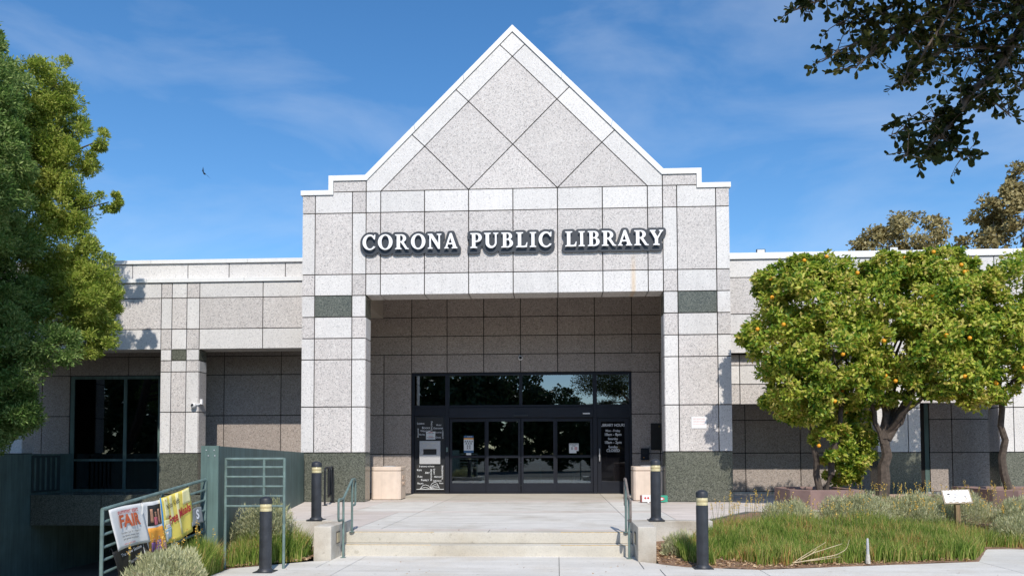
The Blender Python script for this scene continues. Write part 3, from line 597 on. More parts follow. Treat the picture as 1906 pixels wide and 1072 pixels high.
def g_C():
    o = arc(.52, .5, .52, .525, 52, 318, 34)+[(.95, .20)]+arc(.56, .49, .31, .425, 322, 62, 28)+[(.85, .68), (.92, .68), (.94, 1.0), (.89, 1.02)]
    return .97, [o]
def g_U():
    o = [(0, 1), (0, 1-T*.7), (.10, 1-T*1.3)]+[(.10, .36)]+arc(.48, .36, .38, .385, 180, 360, 22)+[(.86, 1-T*1.3), (.98, 1-T*.7), (.98, 1), (.62, 1), (.62, 1-T*.7), (.74, 1-T*1.3)]+arc(.54, .36, .20, .25, 360, 180, 18)+[(.34, 1-T*1.3), (.46, 1-T*.7), (.46, 1)]
    return .98, [o]
def g_N():
    o = [(0, 1), (0, 1-T*.7), (.12, .90), (.12, T*1.3), (0, T*.7), (0, 0), (.36, 0), (.36, T*.7), (.235, T*1.3), (.235, .74), (.76, -.02), (.90, -.02), (.90, 1-T*1.3), (1.0, 1-T*.7), (1.0, 1), (.66, 1), (.66, 1-T*.7), (.785, 1-T*1.3), (.785, .36), (.32, 1)]
    return 1.0, [o]
def g_A():
    o = [(0, 0), (0, T*.7), (.08, T*1.3), (.42, 1.03), (.56, 1.03), (.92, T*1.3), (1.0, T*.7), (1.0, 0), (.56, 0), (.56, T*.7), (.66, T*1.3), (.60, .28), (.29, .28), (.22, T*1.3), (.33, T*.7), (.33, 0)]
    return 1.0, [o, [(.32, .37), (.57, .37), (.45, .72)]]
def g_Y():
    o = [(0, 1), (0, 1-T*.7), (.07, 1-T*1.3), (.37, .42), (.37, T*1.3), (.24, T*.7), (.24, 0), (.74, 0), (.74, T*.7), (.61, T*1.3), (.61, .42), (.91, 1-T*1.3), (1.0, 1-T*.7), (1.0, 1), (.68, 1), (.68, 1-T*.7), (.78, 1-T*1.3), (.56, .55), (.335, 1-T*1.3), (.44, 1-T*.7), (.44, 1)]
    return 1.0, [o]
GL = dict(I=g_I, L=g_L, P=g_P, R=g_R, B=g_B, O=g_O, C=g_C, U=g_U, N=g_N, A=g_A, Y=g_Y)
def contour(F, xs, zs):                                    # marching squares, returns closed loops of F<0
    nx, nz = F.shape; seg = {}
    def pt(i, j, k, m):
        a, b = F[i, j], F[k, m]; t = a/(a-b); return (xs[i]+(xs[k]-xs[i])*t, zs[j]+(zs[m]-zs[j])*t)
    P = {}
    for i in range(nx-1):
        for j in range(nz-1):
            c = [(i, j), (i+1, j), (i+1, j+1), (i, j+1)]; ins = [F[p] < 0 for p in c]
            if all(ins) or not any(ins): continue
            starts, ends = [], []
            for q in range(4):
                a, b = c[q], c[(q+1) % 4]
                if ins[q] != ins[(q+1) % 4]:
                    key = tuple(sorted((a, b))); P[key] = pt(*a, *b) if True else None
                    (ends if ins[q] else starts).append(key)
            for s_, e_ in zip(starts, ends): seg[e_] = s_ if False else s_; 
    loops = []
    while seg:
        k, nx_ = seg.popitem(); lp = [P[k]]; cur = nx_
        while cur != k:
            lp.append(P[cur]); nxt = seg.pop(cur, None)
            if nxt is None: break
            cur = nxt
        loops.append(lp)
    return loops
words = [('CORONA', [(-4.059, -3.703), (-3.64, -3.242), (-3.174, -2.8), (-2.742, -2.35), (-2.288, -1.919), (-1.839, -1.485)]),
         ('PUBLIC', [(-1.141, -.83), (-.767, -.385), (-.306, .008), (.091, .393), (.453, .627), (.694, 1.046)]),
         ('LIBRARY', [(1.4, 1.703), (1.754, 1.919), (1.998, 2.311), (2.37, 2.749), (2.796, 3.17), (3.225, 3.607), (3.638, 3.992)])]
sign = empty('library_sign', (0, -.1, 6.98), label='white serif letters CORONA PUBLIC LIBRARY on dark blue-grey backing on the gable wall', cat='sign')
SG = dict(LETTER=LETTER)
for word, ext in words:
    loopsw = []
    for ch, (xa, xb_) in zip(word, ext):
        wd, lps = GL[ch](); k = (xb_-xa)/wd
        lps = [[(xa+x*k, -.20+z*.402) for x, z in lp] for lp in lps]; loopsw.append(lps)
        me = fill_curve(lps, .016); me.transform(Matrix.Translation((0, -.034, 0)) @ FACADE); o = link('letter', me, LETTER, sign)
    # backing: everything within 6 cm of the letters, dropped a little
    pts = []
    for lps in loopsw:
        lp = lps[0]
        for (x0, z0), (x1, z1) in zip(lp, lp[1:]+lp[:1]):
            n = max(1, int(math.hypot(x1-x0, z1-z0)/.02))
            for q in range(n):
                for dz in (0, -.055): pts.append((x0+(x1-x0)*q/n, z0+(z1-z0)*q/n+dz))
        (xa, za), (xb2, zb2) = (min(p[0] for p in lp), 0), (max(p[0] for p in lp), 0)
    pts = np.array(pts); xs_ = np.arange(ext[0][0]-.16, ext[-1][1]+.17, .0147); zs_ = np.arange(-.40, .40, .0147)
    gx, gz = np.meshgrid(xs_, zs_, indexing='ij')
    F = np.full(gx.shape, 9.)
    for c0 in range(0, len(pts), 200):
        pp = pts[c0:c0+200]; F = np.minimum(F, np.sqrt((gx[..., None]-pp[:, 0])**2+(gz[..., None]-pp[:, 1])**2).min(-1))
    F -= .0841
    lp = contour(F, xs_, zs_)
    area = lambda l: abs(sum(a[0]*b[1]-b[0]*a[1] for a, b in zip(l, l[1:]+l[:1])))/2
    big = [l for l in lp if area(l) > .2]
    me = fill_curve(big, .02); me.transform(Matrix.Translation((0, .055, 0)) @ FACADE); link('backing_panel', me, SIGNB, sign)

# ------------------------------------------------------------------ fittings on the building
t = empty('notice_plate', (4.885, -.004, 2.085), label='small white notice plate with faint red print on the right granite pier', cat='notice')
box('plate', WHITE, -.195, .195, -.012, .001, -.155, .155, t)
join_text('print', [('NO SKATING', .05, 0, .09, 0, {}), ('OR BICYCLES', .05, 0, .02, 0, {}), ('ON LIBRARY GROUNDS', .03, 0, -.05, 0, {})], -.0135, plain('faded_red', (.75, .42, .40), .7), t)
t = empty('wall_plaque', (4.28, 4.39, 1.80), label='dark bronze memorial plaque on the porch wall at the right', cat='plaque')
box('plate', plain('bronze', (.03, .028, .026), .4, .4), -.165, .165, -.03, -.002, -.42, .42, t, bevel=.005); MB().lathe([(.03, 0), (.03, .004)], n=16).build('seal', plain('gold_seal', (.12, .09, .03), .4, .5), t).matrix_local = Matrix.Translation((.10, -.031, .32)) @ Matrix.Rotation(R(90), 4, 'X')
t = empty('intercom', (3.92, 4.39, 1.25), label='dark navy intercom box on the porch wall above the right bin', cat='intercom')
box('housing', NAVY, -.125, .125, -.09, -.002, -.19, .18, t, bevel=.01); box('face', BLACK, -.09, .09, -.095, -.0905, 0, .14, t); box('button', ORNG, -.05, -.02, -.096, -.091, -.12, -.10, t)
t = empty('dome_camera', (0, 4.38, 4.33), label='small white dome camera high on the wall above the entrance doors', cat='security camera')
MB().lathe([(.075, 0), (.075, .03), (.06, .045)], n=20).build('base', WHITE, t, smooth=True).rotation_euler = (R(90), 0, 0); MB().sphere((0, -.05, 0), .048, 14, 8).build('dome', BLACK, t, smooth=True)
t = empty('wall_camera', (-9.55, 2.35, 2.80), label='white wall camera with a dark lens on the narrow left pier', cat='security camera')
box('junction_box', WHITE, -.02, .05, -.04, .04, -.02, .14, t, bevel=.006); MB().tube([(.02, 0, .02), (-.02, -.14, -.03), (-.10, -.22, -.05)], .022).build('bracket', WHITE, t, smooth=True)
MB().sphere((-.13, -.24, -.06), .085, 18, 12).build('housing', WHITE, t, smooth=True); MB().sphere((-.135, -.295, -.05), .047, 14, 8).build('lens', BLACK, t, smooth=True)
def flood(x, label):
    t = empty('floodlight', (x, 2.5, 7.085), label=label, cat='floodlight', group='floodlights on the right parapet')
    box('housing', BLACK, -.13, .13, .03, .09, .03, .19, t, bevel=.008); box('lens', PAPER, -.105, .105, .02, .031, .05, .17, t); MB().tube([(-.14, .06, .0), (-.14, .06, .10)], .012).tube([(.14, .06, .0), (.14, .06, .10)], .012).build('bracket', BLACK, t)
flood(7.19, 'floodlight on the right parapet close to the tall gabled block'); flood(11.02, 'floodlight on the right parapet in front of the tan tree')
def poster(name, x, z, wd, ht, label, cat, items, extra=()):
    t = empty(name, (x, 0, z), label=label, cat=cat)
    y = items['y']; box('sheet', items['m'], -wd/2, wd/2, y-.004, y, -ht/2, ht/2, t)
    for q, (x0, x1, z0, z1, m) in enumerate(extra): box('block', m, x0, x1, y-.0062-.0004*q, y-.0042, z0, z1, t)
    if items.get('txt'): join_text('print', items['txt'], y-.009, items.get('tm', PRINTK), t)
    return t
yl, yr = YD+.020+.0175, YD-.04
ex = [(-.155, .155, .155, .20, ORNG), (-.155, .155, -.20, .155, PAPER)]
t = poster('door_poster', -1.68, 1.58, .31, .55, 'navy and orange schedule poster with icons on the far left glass door', 'poster', dict(y=YD+.037, m=PRINTB, txt=[('Code of', .045, .03, .245, 0, {})], tm=PRINTW), ex)
im = MB()
for n, zz in ((4, .09), (3, .02), (2, -.06), (2, -.13)):
    for q in range(n): xx = (q-(n-1)/2)*.075; im.box(xx-.016, xx+.016, YD+.024, YD+.0285, zz, zz+.03); im.box(xx-.03, xx+.03, YD+.024, YD+.0285, zz-.022, zz-.012)
im.build('icons', PRINTK, t)
box('sticker', PAPER, -.08, .08, YD+.03, YD+.036, -.345, -.285, t)
t = poster('door_notice', 1.69, 1.475, .30, .24, 'white notice with black heading and pink block on the far right sliding door', 'notice', dict(y=YD+.037, m=PAPER, txt=[('SERVICE DOGS', .042, 0, .085, 0, dict(bold=.02)), ('ONLY', .042, 0, .04, 0, dict(bold=.02))]), [(.02, .11, -.09, .01, plain('print_pink', (.62, .36, .36), .7)), (-.09, -.03, -.085, .005, plain('print_grey', (.35, .35, .35), .7))])
box('lower_slip', PAPER, -.15, .08, YD+.030, YD+.036, -.19, -.121, t)
t = poster('paper_notice', -2.905, 1.865, .30, .255, 'white paper notice with red and black lines taped over the word panel', 'notice', dict(y=YD-.001, m=PAPER, txt=[('DO NOT LEAVE', .034, 0, .072, 0, dict(bold=.02)), ('DO NOT BLOCK', .034, 0, -.068, 0, dict(bold=.02))]), [(-.07, .07, .093, .108, PRINTR), (-.07, .07, -.045, -.03, PRINTR), (-.08, .08, .022, .03, PRINTB), (-.08, .08, -.105, -.097, PRINTB)])

# ------------------------------------------------------------------ bins, boxes, bollards, rails
def bin_(x, y, wd, label):
    t = empty('trash_bin', (x, y, 0), label=label, cat='trash bin', group='concrete bins beside the entrance')
    h = wd/2
    MB().slab([(-h+.06, -h), (h-.06, -h), (h, -h+.06), (h, h-.06), (h-.06, h), (-h+.06, h), (-h, h-.06), (-h, -h+.06)], .015, .80).build('body', BIN, t, bevel=.012)
    MB().slab([(-h+.06, -h), (h-.06, -h), (h, -h+.06), (h, h-.06), (h-.06, h), (-h+.06, h), (-h, h-.06), (-h, -h+.06)], .815, .92).build('lid', BIN, t, bevel=.015)
    MB().slab([(-h+.08, -h+.02), (h-.08, -h+.02), (h-.08, h-.02), (-h+.08, h-.02)], .79, .82).build('seam', plain('seam', (.25, .18, .14), .9), t)
    MB().lathe([(.20, .92), (.20, .935), (.17, .945), (.12, .94)], n=24).build('ash_tray', STEEL, t, smooth=True)
    MB().box(-h+.03, h-.03, -h+.03, h-.03, 0, .02).build('foot', plain('bin_foot', (.15, .11, .09), .9), t)
    m = Matrix(((0, 0, 1, 0), (1, 0, 0, 0), (0, 1, 0, 0), (0, 0, 0, 1)))
    join_text('embossing', [('RECYCLE', .15, -.0, .62, 0, dict(bold=.02, extrude=.006)), ('CANS', .14, -.0, .47, 0, dict(bold=.02, extrude=.006))], 0, BIN, t, frame=m) if False else None
    e = text_mesh('CITY', .17, bold=.02, extrude=.006); e.transform(Matrix.Translation((h+.004, 0, .60)) @ m); link('embossing', e, plain('bin_emboss', (.60, .46, .36), .9), t)
    e = text_mesh('PARKS', .14, bold=.02, extrude=.006); e.transform(Matrix.Translation((h+.004, 0, .44)) @ m); link('embossing', e, MATS['bin_emboss'], t)
    return t
bin_(-3.63, 1.37, .83, 'cream concrete trash bin standing by the left pier and the book drop'); bin_(3.62, .90, .83, 'cream concrete trash bin by the right pier, partly behind a bollard')
t = empty('low_box', (3.45, -.30, 0), rz=R(4), label='low white box with two red prints on the paving before the right bin', cat='box')
box('body', WHITE, -.11, .13, -.06, .10, .03, .20, t, bevel=.006); box('foot', WHITE, .03, .07, -.065, .05, 0, .035, t); box('end_flap', plain('card_red', (.35, .12, .10), .7), -.135, -.112, -.06, .12, .015, .19, t)
pr = MB(); pr.lathe([(.028, 0), (.028, .003)], n=14); p_ = pr.build('print', PRINTR, t); p_.matrix_local = Matrix.Translation((-.03, -.0605, .125)) @ Matrix.Rotation(R(90), 4, 'X'); p2 = p_.copy(); col.objects.link(p2); p2.parent = t; p2.matrix_local = Matrix.Translation((.045, -.0605, .125)) @ Matrix.Rotation(R(90), 4, 'X')
t = empty('low_box', (3.80, -.30, 0), rz=R(4), label='low green box with a red oval print behind the right bollard', cat='box')
GRN = plain('carton_green', (.03, .30, .20), .6)
box('body', GRN, -.21, .20, -.05, .10, .02, .19, t, bevel=.006); MB().slab([(.14*math.cos(a)*1.0-.02, .05*math.sin(a)) for a in np.linspace(0, 2*math.pi, 20)[:-1]], 0, .004).build('oval', PRINTR, t).matrix_local = Matrix.Translation((0, -.0505, .105)) @ Matrix.Rotation(R(90), 4, 'X')
MB().slab([(.11*math.cos(a)*1.0-.02, .028*math.sin(a)) for a in np.linspace(0, 2*math.pi, 20)[:-1]], 0, .003).build('oval_centre', PRINTW, t).matrix_local = Matrix.Translation((0, -.0552, .105)) @ Matrix.Rotation(R(90), 4, 'X')

b0 = empty('bollard', (-2.97, -10.45, -.354), cat='bollard', group='black light bollards')
MB().box(-.135, .135, -.135, .135, 0, .012).lathe([(.115, .012), (.108, .03), (.088, .05)], n=28).build('base', BOLL, b0, smooth=True)
MB().lathe([(.086, .04), (.086, .845), (.078, .85)], n=32).build('shaft', BOLL, b0, smooth=True)
ln_ = MB().lathe([(.078, .85), (.082, .853), (.082, .95), (.078, .955)], n=32).build('lens', LENS, b0, smooth=True)
MB().lathe([(.0825, .892), (.0832, .895), (.0832, .918), (.0825, .921)], n=32).build('louvre', plain('lens_dark', (.44, .37, .20), .3), ln_, smooth=True)
MB().lathe([(.078, .955), (.087, .957), (.087, 1.018), (.080, 1.032), (.05, 1.052), (.012, 1.06)], n=32).build('cap', BOLL, b0, smooth=True)
def boll(x, y, z, label, s=1):
    b = copy_tree(b0); b.location = (x, y, z); b.scale = (1, 1, s); b['label'] = label; return b
b0['label'] = 'black light bollard with scratched shaft on the lower left walk before the fence'
boll(3.23, -9.90, -.354, 'black light bollard in front of the right grass bed', 1.06)
boll(-2.98, -7.95, .172, 'black light bollard on the low concrete wall by the left handrail', .945); boll(2.80, -7.95, .172, 'black light bollard on the low concrete wall before the right bin', .965)

# low walls flanking the steps
def wall(s, label):
    t = empty('low_wall', (0, 0, 0), label=label, cat='low wall')
    o = lambda a, b: tuple(sorted((s*a, s*b)))
    MB().box(*o(2.375, 2.655), -9.20, -8.07, -.42, .172).build('cheek', C_WALL, t, bevel=.012)
    MB().box(*o(2.376, 4.28 if s < 0 else 3.72), -8.069, -7.80, -.42, .170).build('retaining_face', C_WALL, t, bevel=.012)
    x0, x1 = o(2.366, 2.374); lb = MB().box(x0, x1, -8.92, -8.70, -.13, .06).build('step_light', plain('lamp_frame', (.12, .11, .10), .6), t)
    x0, x1 = o(2.360, 2.366); MB().box(x0, x1, -8.90, -8.72, -.11, .04).build('lamp_lens', plain('lamp_lens', (.52, .44, .28), .5), lb)
wall(-1, 'stained low concrete wall left of the steps with a recessed light'); wall(1, 'low concrete wall right of the steps beside the grass bed')
def bend(pts, r=.05, n=4):
    pts = [Vector(p) for p in pts]; outp = [pts[0]]
    for i in range(1, len(pts)-1):
        a, b, c = pts[i-1], pts[i], pts[i+1]; u = (a-b).normalized(); v = (c-b).normalized(); k = min(r, (a-b).length*.45, (c-b).length*.45)
        p0, p1 = b+u*k, b+v*k
        for q in range(n+1): tt = q/n; outp.append((1-tt)**2*p0+2*tt*(1-tt)*b+tt*tt*p1)
    return outp+[pts[-1]]
def handrail(x, label):
    t = empty('handrail', (x, -8.55, 0), label=label, cat='handrail', group='handrails beside the steps')
    r = .019
    MB().tube(bend([(0, .24, .005), (0, .24, .87)], .05), r).build('upper_post', TEALP, t, smooth=True)
    MB().tube(bend([(0, -.32, -.352), (0, -.32, .58)], .05), r).build('lower_post', TEALP, t, smooth=True)
    MB().tube(bend([(0, .24, .44), (0, .46, .44), (0, .46, .875), (0, .24, .875), (0, -.32, .585), (0, -.62, .585), (0, -.62, .25), (0, -.32, .25)], .06), r).build('grip_rail', TEALP if x < 0 else plain('weathered_pipe', (.19, .16, .14), .6, amt=.35, scale=14), t, smooth=True)
    for yy, zz in ((.24, .001), (-.32, -.3535)): MB().lathe([(.045, zz), (.045, zz+.008)], (0, yy, 0), 16).build('flange', TEALP, t)
handrail(-2.27, 'green pipe handrail at the left end of the steps'); handrail(2.27, 'weathered pipe handrail at the right end of the steps')
t = empty('bike_rack', (-4.66, -.95, 0), label='black looped bicycle rack behind the left wall bollard', cat='bike rack')
pth = [(0, -.55, 0), (0, -.55, .95), (.02, -.30, .95), (.02, -.30, .2), (-.03, -.05, .2), (-.03, -.05, .95), (-.10, .20, .95), (-.10, .20, .2), (-.12, .45, .2), (-.12, .45, .95), (-.14, .7, .95), (-.14, .7, 0)]
MB().tube(bend(pth, .12, 6), .025, 10).build('loop_tube', BLACK, t, smooth=True)
for x, y in ((0, -.55), (-.14, .7)): MB().lathe([(.07, 0), (.07, .01)], (x, y, 0), 16).build('foot_plate', BLACK, t)

# ------------------------------------------------------------------ green walls and fences on the left
t = empty('green_wall', (-3.86, -10.3, 0), label='slanting green painted wall running from the walk to the left pier', cat='wall')
P0, P1 = Vector((-3.84, -10.3)), Vector((-5.70, -.22)); dr = (P1-P0).normalized(); nr = Vector((dr.y, -dr.x))
def along(s, off): p = P0+dr*s+nr*off-Vector((-3.86, -10.3)); return (p.x, p.y)
LEN = (P1-P0).length
w1 = MB(); q = [along(.0, .10), along(0, -.12), along(LEN, -.12), along(LEN, .10)]
n0 = len(w1.v)
w1.add([(x, y, -2.4) for x, y in q]+[(q[0][0], q[0][1], 1.42), (q[1][0], q[1][1], 1.42), (q[2][0], q[2][1], 1.33), (q[3][0], q[3][1], 1.33)], [(3, 2, 1, 0), (4, 5, 6, 7), (0, 1, 5, 4), (1, 2, 6, 5), (2, 3, 7, 6), (3, 0, 4, 7)])
gw = w1.build('wall_panel', TEAL, t); 
if True:
    bm = bmesh.new(); bm.from_mesh(gw.data); bmesh.ops.recalc_face_normals(bm, faces=bm.faces); bm.to_mesh(gw.data); bm.free()
px_, py_ = along(0, .0)
for s_, a, b in ((.0, -.125, .105),):
    q = [along(-.02, .112), along(-.02, -.132), along(.07, -.132), along(.07, .112)]; MB().slab(q, -.36, 1.425).build('end_post', TEAL, t)
bl = MB()
for zz, oo in ((1.36, -.06), (1.36, .05), (1.28, -.03), (1.28, .06), (.3, -.06)): x, y = along(-.022, oo); bl.sphere((x, y, zz), .010, 6, 4)
bl.build('bolts', STEEL, t)
t = empty('pipe_fence', (-3.74, -10.12, -.354), label='level green pipe fence with six rails before the grey shrub', cat='fence', group='green pipe fences')
for x in (.05, .62, .92): MB().tube([(x, 0, 0), (x, 0, 1.60)], .021, 10).build('post', TEALP, t, smooth=True)
for i, zz in enumerate((1.585, 1.465, 1.325, 1.185, 1.045, .90)): MB().tube([(.05, -.0, zz), (.92, 0, zz)], .017 if i else .021, 8).build('rail', TEALP, t, smooth=True)
FA, FB = Vector((-4.03, -12.8, .68)), Vector((-3.89, -10.36, .94))
t = empty('pipe_fence', (-4.03, -12.8, -.36), label='sloping green pipe fence with six rails carrying the banners', cat='fence', group='green pipe fences')
o0 = Vector((-4.03, -12.8, -.36))
def fpt(s, z): p = FA.lerp(FB, s); return Vector((p.x, p.y, p.z+z))
for s_ in (0, 1): p = fpt(s_, 0)-o0; MB().tube([(p.x, p.y, 0 if s_ == 0 else .12), (p.x, p.y, p.z)], .022, 10).build('post', TEALP, t, smooth=True)
p = fpt(.55, 0)-o0; MB().tube([(p.x-.03, p.y, 0), (p.x-.03, p.y, p.z)], .02, 10).build('post', TEALP, t, smooth=True)
for i in range(6): MB().tube([fpt(0, -.145*i)-o0, fpt(1, -.145*i)-o0], .022 if i == 0 else .017, 8).build('rail', TEALP, t, smooth=True)
# retaining walls of the driveway
t = empty('driveway_wall', (-14.9, -6, -2.4), label='dark green retaining wall along the far left of the driveway', cat='wall')
MB().box(-.25, .20, -13.9, 8.16, 0, 3.71).box(-.25, .20, 8.16, 10.36, 0, 3.71).box(-.25, .20, 10.36, 15.2, 0, 1.55).build('wall_panel', TEAL, t)
MB().box(.202, .24, 8.2, 9.6, 2.55, 3.66).build('louvre_frame', plain('louvre_dark', (.03, .05, .05), .5), t)
for i in range(5): MB().box(.242, .27, 8.28+.26*i, 8.34+.26*i, 2.6, 3.6).build('louvre_slat', TEAL, t)
t2 = empty('socket_box', (-14.69, -.5, -1.2), label='small white electrical box on the dark driveway wall', cat='electrical box')
box('cover', WHITE, 0, .05, -.18, .18, -.22, .2, t2, bevel=.01); box('door_flap', STEEL, .051, .06, -.1, .1, -.15, .1, t2)
t = empty('driveway_wall', (-3.95, -11.5, -2.4), label='low concrete retaining wall below the fence with banners', cat='wall')
MB().slab([(-.30, -8.4), (-.05, -8.4), (.10, 1.2), (-.15, 1.2)], 0, 2.03).build('wall_panel', C_WALL, t)
t = empty('yellow_pipe', (-12.85, 4.0, -2.4), label='yellow safety post in the dark garage opening', cat='post')
MB().lathe([(.075, 0), (.075, 1.15), (.05, 1.2), (.01, 1.22)], n=16).build('post', plain('safety_yellow', (.55, .30, .03), .6), t, smooth=True)

# ------------------------------------------------------------------ banners on the sloping fence
def banner(name, label, s0, s1, zt, h, wave, lean, base_mat, blocks, texts, seed=0, cat='banner'):
    t = empty(name, tuple(FA), label=label, cat=cat)
    def pos(u, v, d=0):
        s = s0+(s1-s0)*u+lean*(1-v); p = FA.lerp(FB, s)
        z = p.z+zt-h*(1-v)+.02*math.sin(3*u+seed)
        x = p.x+.035+wave*(math.sin(7*u+4*v+seed)*.5+math.sin(13*u-3*v+2*seed)*.3)*(.35+.65*(1-v))+.03*(1-v)
        return Vector((x+d, p.y-.1*d, z))-FA
    def sheet(nm, u0, u1, v0, v1, m, d, n=14, k=12, par=t):
        mb = MB(); vs = [pos(u0+(u1-u0)*i/n, v0+(v1-v0)*j/k, d) for j in range(k+1) for i in range(n+1)]
        mb.add(vs, [(j*(n+1)+i, j*(n+1)+i+1, (j+1)*(n+1)+i+1, (j+1)*(n+1)+i) for j in range(k) for i in range(n)])
        o = mb.build(nm, m, par, smooth=True); so_ = o.modifiers.new('thickness', 'SOLIDIFY'); so_.thickness = .0015; so_.offset = -1; return o
    cl = sheet('cloth', 0, 1, 0, 1, base_mat, 0)
    for i, (nm, u0, u1, v0, v1, m) in enumerate(blocks): sheet(nm, u0, u1, v0, v1, m, .003+.0012*i, 10, 6, cl)
    for body, size, u, v, m, k in texts:
        kk = dict(k); slope = kk.pop('slope', 0); me = text_mesh(body, size, **kk); L_ = (s1-s0)*(FB-FA).length
        for vv in me.vertices: vv.co = pos(u+vv.co.x/L_, v+(vv.co.y+slope*vv.co.x)/h, .012)
        link('print', me, m, cl)
    for u in (.03, .97):
        a = pos(u, 1.0); MB().tube([a+Vector((0, 0, -.01)), a+Vector((-.03, 0, .05)), a+Vector((-.05, 0, .0))], .004, 5).build('tie', BLACK, t)
    return t
PAPW = plain('banner_white', (.74, .74, .73), .6, amt=.02); BYEL = plain('banner_yellow', (.80, .66, .13), .6, amt=.06); BPAL = plain('banner_pale', (.84, .78, .42), .6, amt=.03)
RED = plain('banner_red', (.50, .025, .04), .6); ORR = plain('banner_orange_red', (.66, .13, .04), .6); BBLU = plain('banner_blue', (.06, .30, .62), .6)
banner('banner', 'white banner reading summer start FAIR in red letters at the low end', .03, .31, -.035, .50, .02, .05, PAPW, [],
    [('summer start', .078, .50, .88, RED, dict(bold=.012, wide=1.0)), ('FAIR', .21, .50, .63, ORR, dict(bold=.03, wide=.98)), ('Thursday, July 31 - August 3', .034, .48, .36, PRINTK, {}), ('free books, music, food', .034, .46, .28, PRINTK, {}), ('and games for all ages', .034, .46, .21, PRINTK, {}), ('www.summerfair', .034, .40, .10, RED, {})], 1)
SKIN = plain('print_skin', (.42, .22, .14), .6, amt=.3); PURP = plain('print_purple', (.25, .12, .36), .6, amt=.25); PNK = plain('print_rose', (.66, .16, .20), .6, amt=.2)
pb = banner('photo_banner', 'creased white banner with two crowd photographs over orange', .30, .53, -.06, .66, .05, .02, PAPW,
    [('photo', .22, .78, .54, .93, PRINTK), ('photo', .22, .80, .02, .50, ORNG), ('photo', .80, .98, .54, .97, SKIN), ('photo', .82, .99, .02, .50, plain('print_olive', (.25, .20, .10), .6)),
     ('figure', .40, .60, .55, .70, PNK), ('figure', .44, .55, .70, .80, SKIN), ('figure', .28, .36, .60, .86, SKIN), ('figure', .64, .72, .56, .84, SKIN), ('figure', .30, .46, .03, .22, PURP), ('figure', .50, .62, .03, .26, PURP), ('figure', .34, .42, .22, .29, SKIN), ('figure', .53, .59, .26, .33, SKIN), ('figure', .66, .75, .03, .22, plain('print_mauve', (.32, .16, .22), .6))], [], 2.3)
banner('meal_banner', 'yellow banner reading Free Meals in dark red letters with blue edge', .47, .78, -.04, .62, .035, .035, BYEL,
    [('stripe', 0, .04, 0, 1, BBLU), ('ray', .10, .22, .55, .98, BPAL), ('ray', .30, .40, .45, .99, BPAL), ('ray', .52, .60, .10, .99, BPAL), ('ray', .72, .97, .68, .99, BPAL), ('ray', .05, .30, .42, .52, BPAL), ('drawing', .05, .26, .10, .34, plain('print_sky', (.45, .62, .72), .6)), ('drawing', .07, .24, .34, .42, PAPW), ('drawing', .10, .16, .05, .25, PAPW)],
    [('Niños Kids', .10, .38, .80, PRINTK, dict(wide=.8, slope=.08)), ('Free Meals', .17, .57, .52, RED, dict(bold=.022, wide=.78, slope=.10))], 4.1)
banner('black_banner', 'black banner with small white lettering hanging low behind the white one', .06, .34, -.50, .42, .02, .06, PRINTK, [], [('The New Season', .06, .5, .80, PRINTW, {}), ('Thursday', .06, .5, .52, PRINTW, {}), ('after five', .06, .45, .26, PRINTW, {})], 5)
banner('fence_sign', 'small grey sign with a white letter S low on the fence', .80, .93, -.36, .22, .004, .0, plain('sign_grey', (.22, .24, .25), .5), [], [('S', .17, .5, .55, PRINTW, dict(bold=.04))], 0, 'sign')

# ------------------------------------------------------------------ vegetation
def np_mesh(name, V, F, mat, parent=None):
    me = bpy.data.meshes.new(name); nf, k = F.shape
    me.vertices.add(len(V)); me.vertices.foreach_set('co', V.astype(np.float32).ravel())
    me.loops.add(nf*k); me.loops.foreach_set('vertex_index', F.astype(np.int32).ravel())
    me.polygons.add(nf); me.polygons.foreach_set('loop_start', np.arange(0, nf*k, k, dtype=np.int32)); me.polygons.foreach_set('loop_total', np.full(nf, k, dtype=np.int32))
    me.update(calc_edges=True); return link(name, me, mat, parent)
def unit(a): return a/np.maximum(1e-9, np.linalg.norm(a, axis=-1, keepdims=True))
def leaf_geo(P, D, size, aspect=.5, fold=.25, Nm=None):
    """P leaf bases, D growing directions; a folded diamond per leaf (two triangles sharing the midrib)"""
    n = len(P); D = unit(D); r = unit(rng.normal(size=(n, 3))) if Nm is None else unit(Nm); S = unit(np.cross(D, r)); U = np.cross(S, D)
    sz = (size*rng.uniform(.6, 1.25, n))[:, None]
    b = P; tip = P+D*sz; mid = P+D*sz*.48; a = mid+S*sz*aspect*.5+U*sz*fold*.5; c = mid-S*sz*aspect*.5+U*sz*fold*.5
    V = np.stack([b, a, tip, c], 1).reshape(-1, 3); i = np.arange(n)[:, None]*4
    F = np.concatenate([i+np.array([0, 1, 2]), i+np.array([0, 2, 3])], 0); return V, F
def blob_points(c, r, n, shell=.55):
    d = unit(rng.normal(size=(n, 3))); t = (shell+(1-shell)*rng.random(n))**(1/1.5)
    return np.array(c)+d*t[:, None]*np.array(r), d
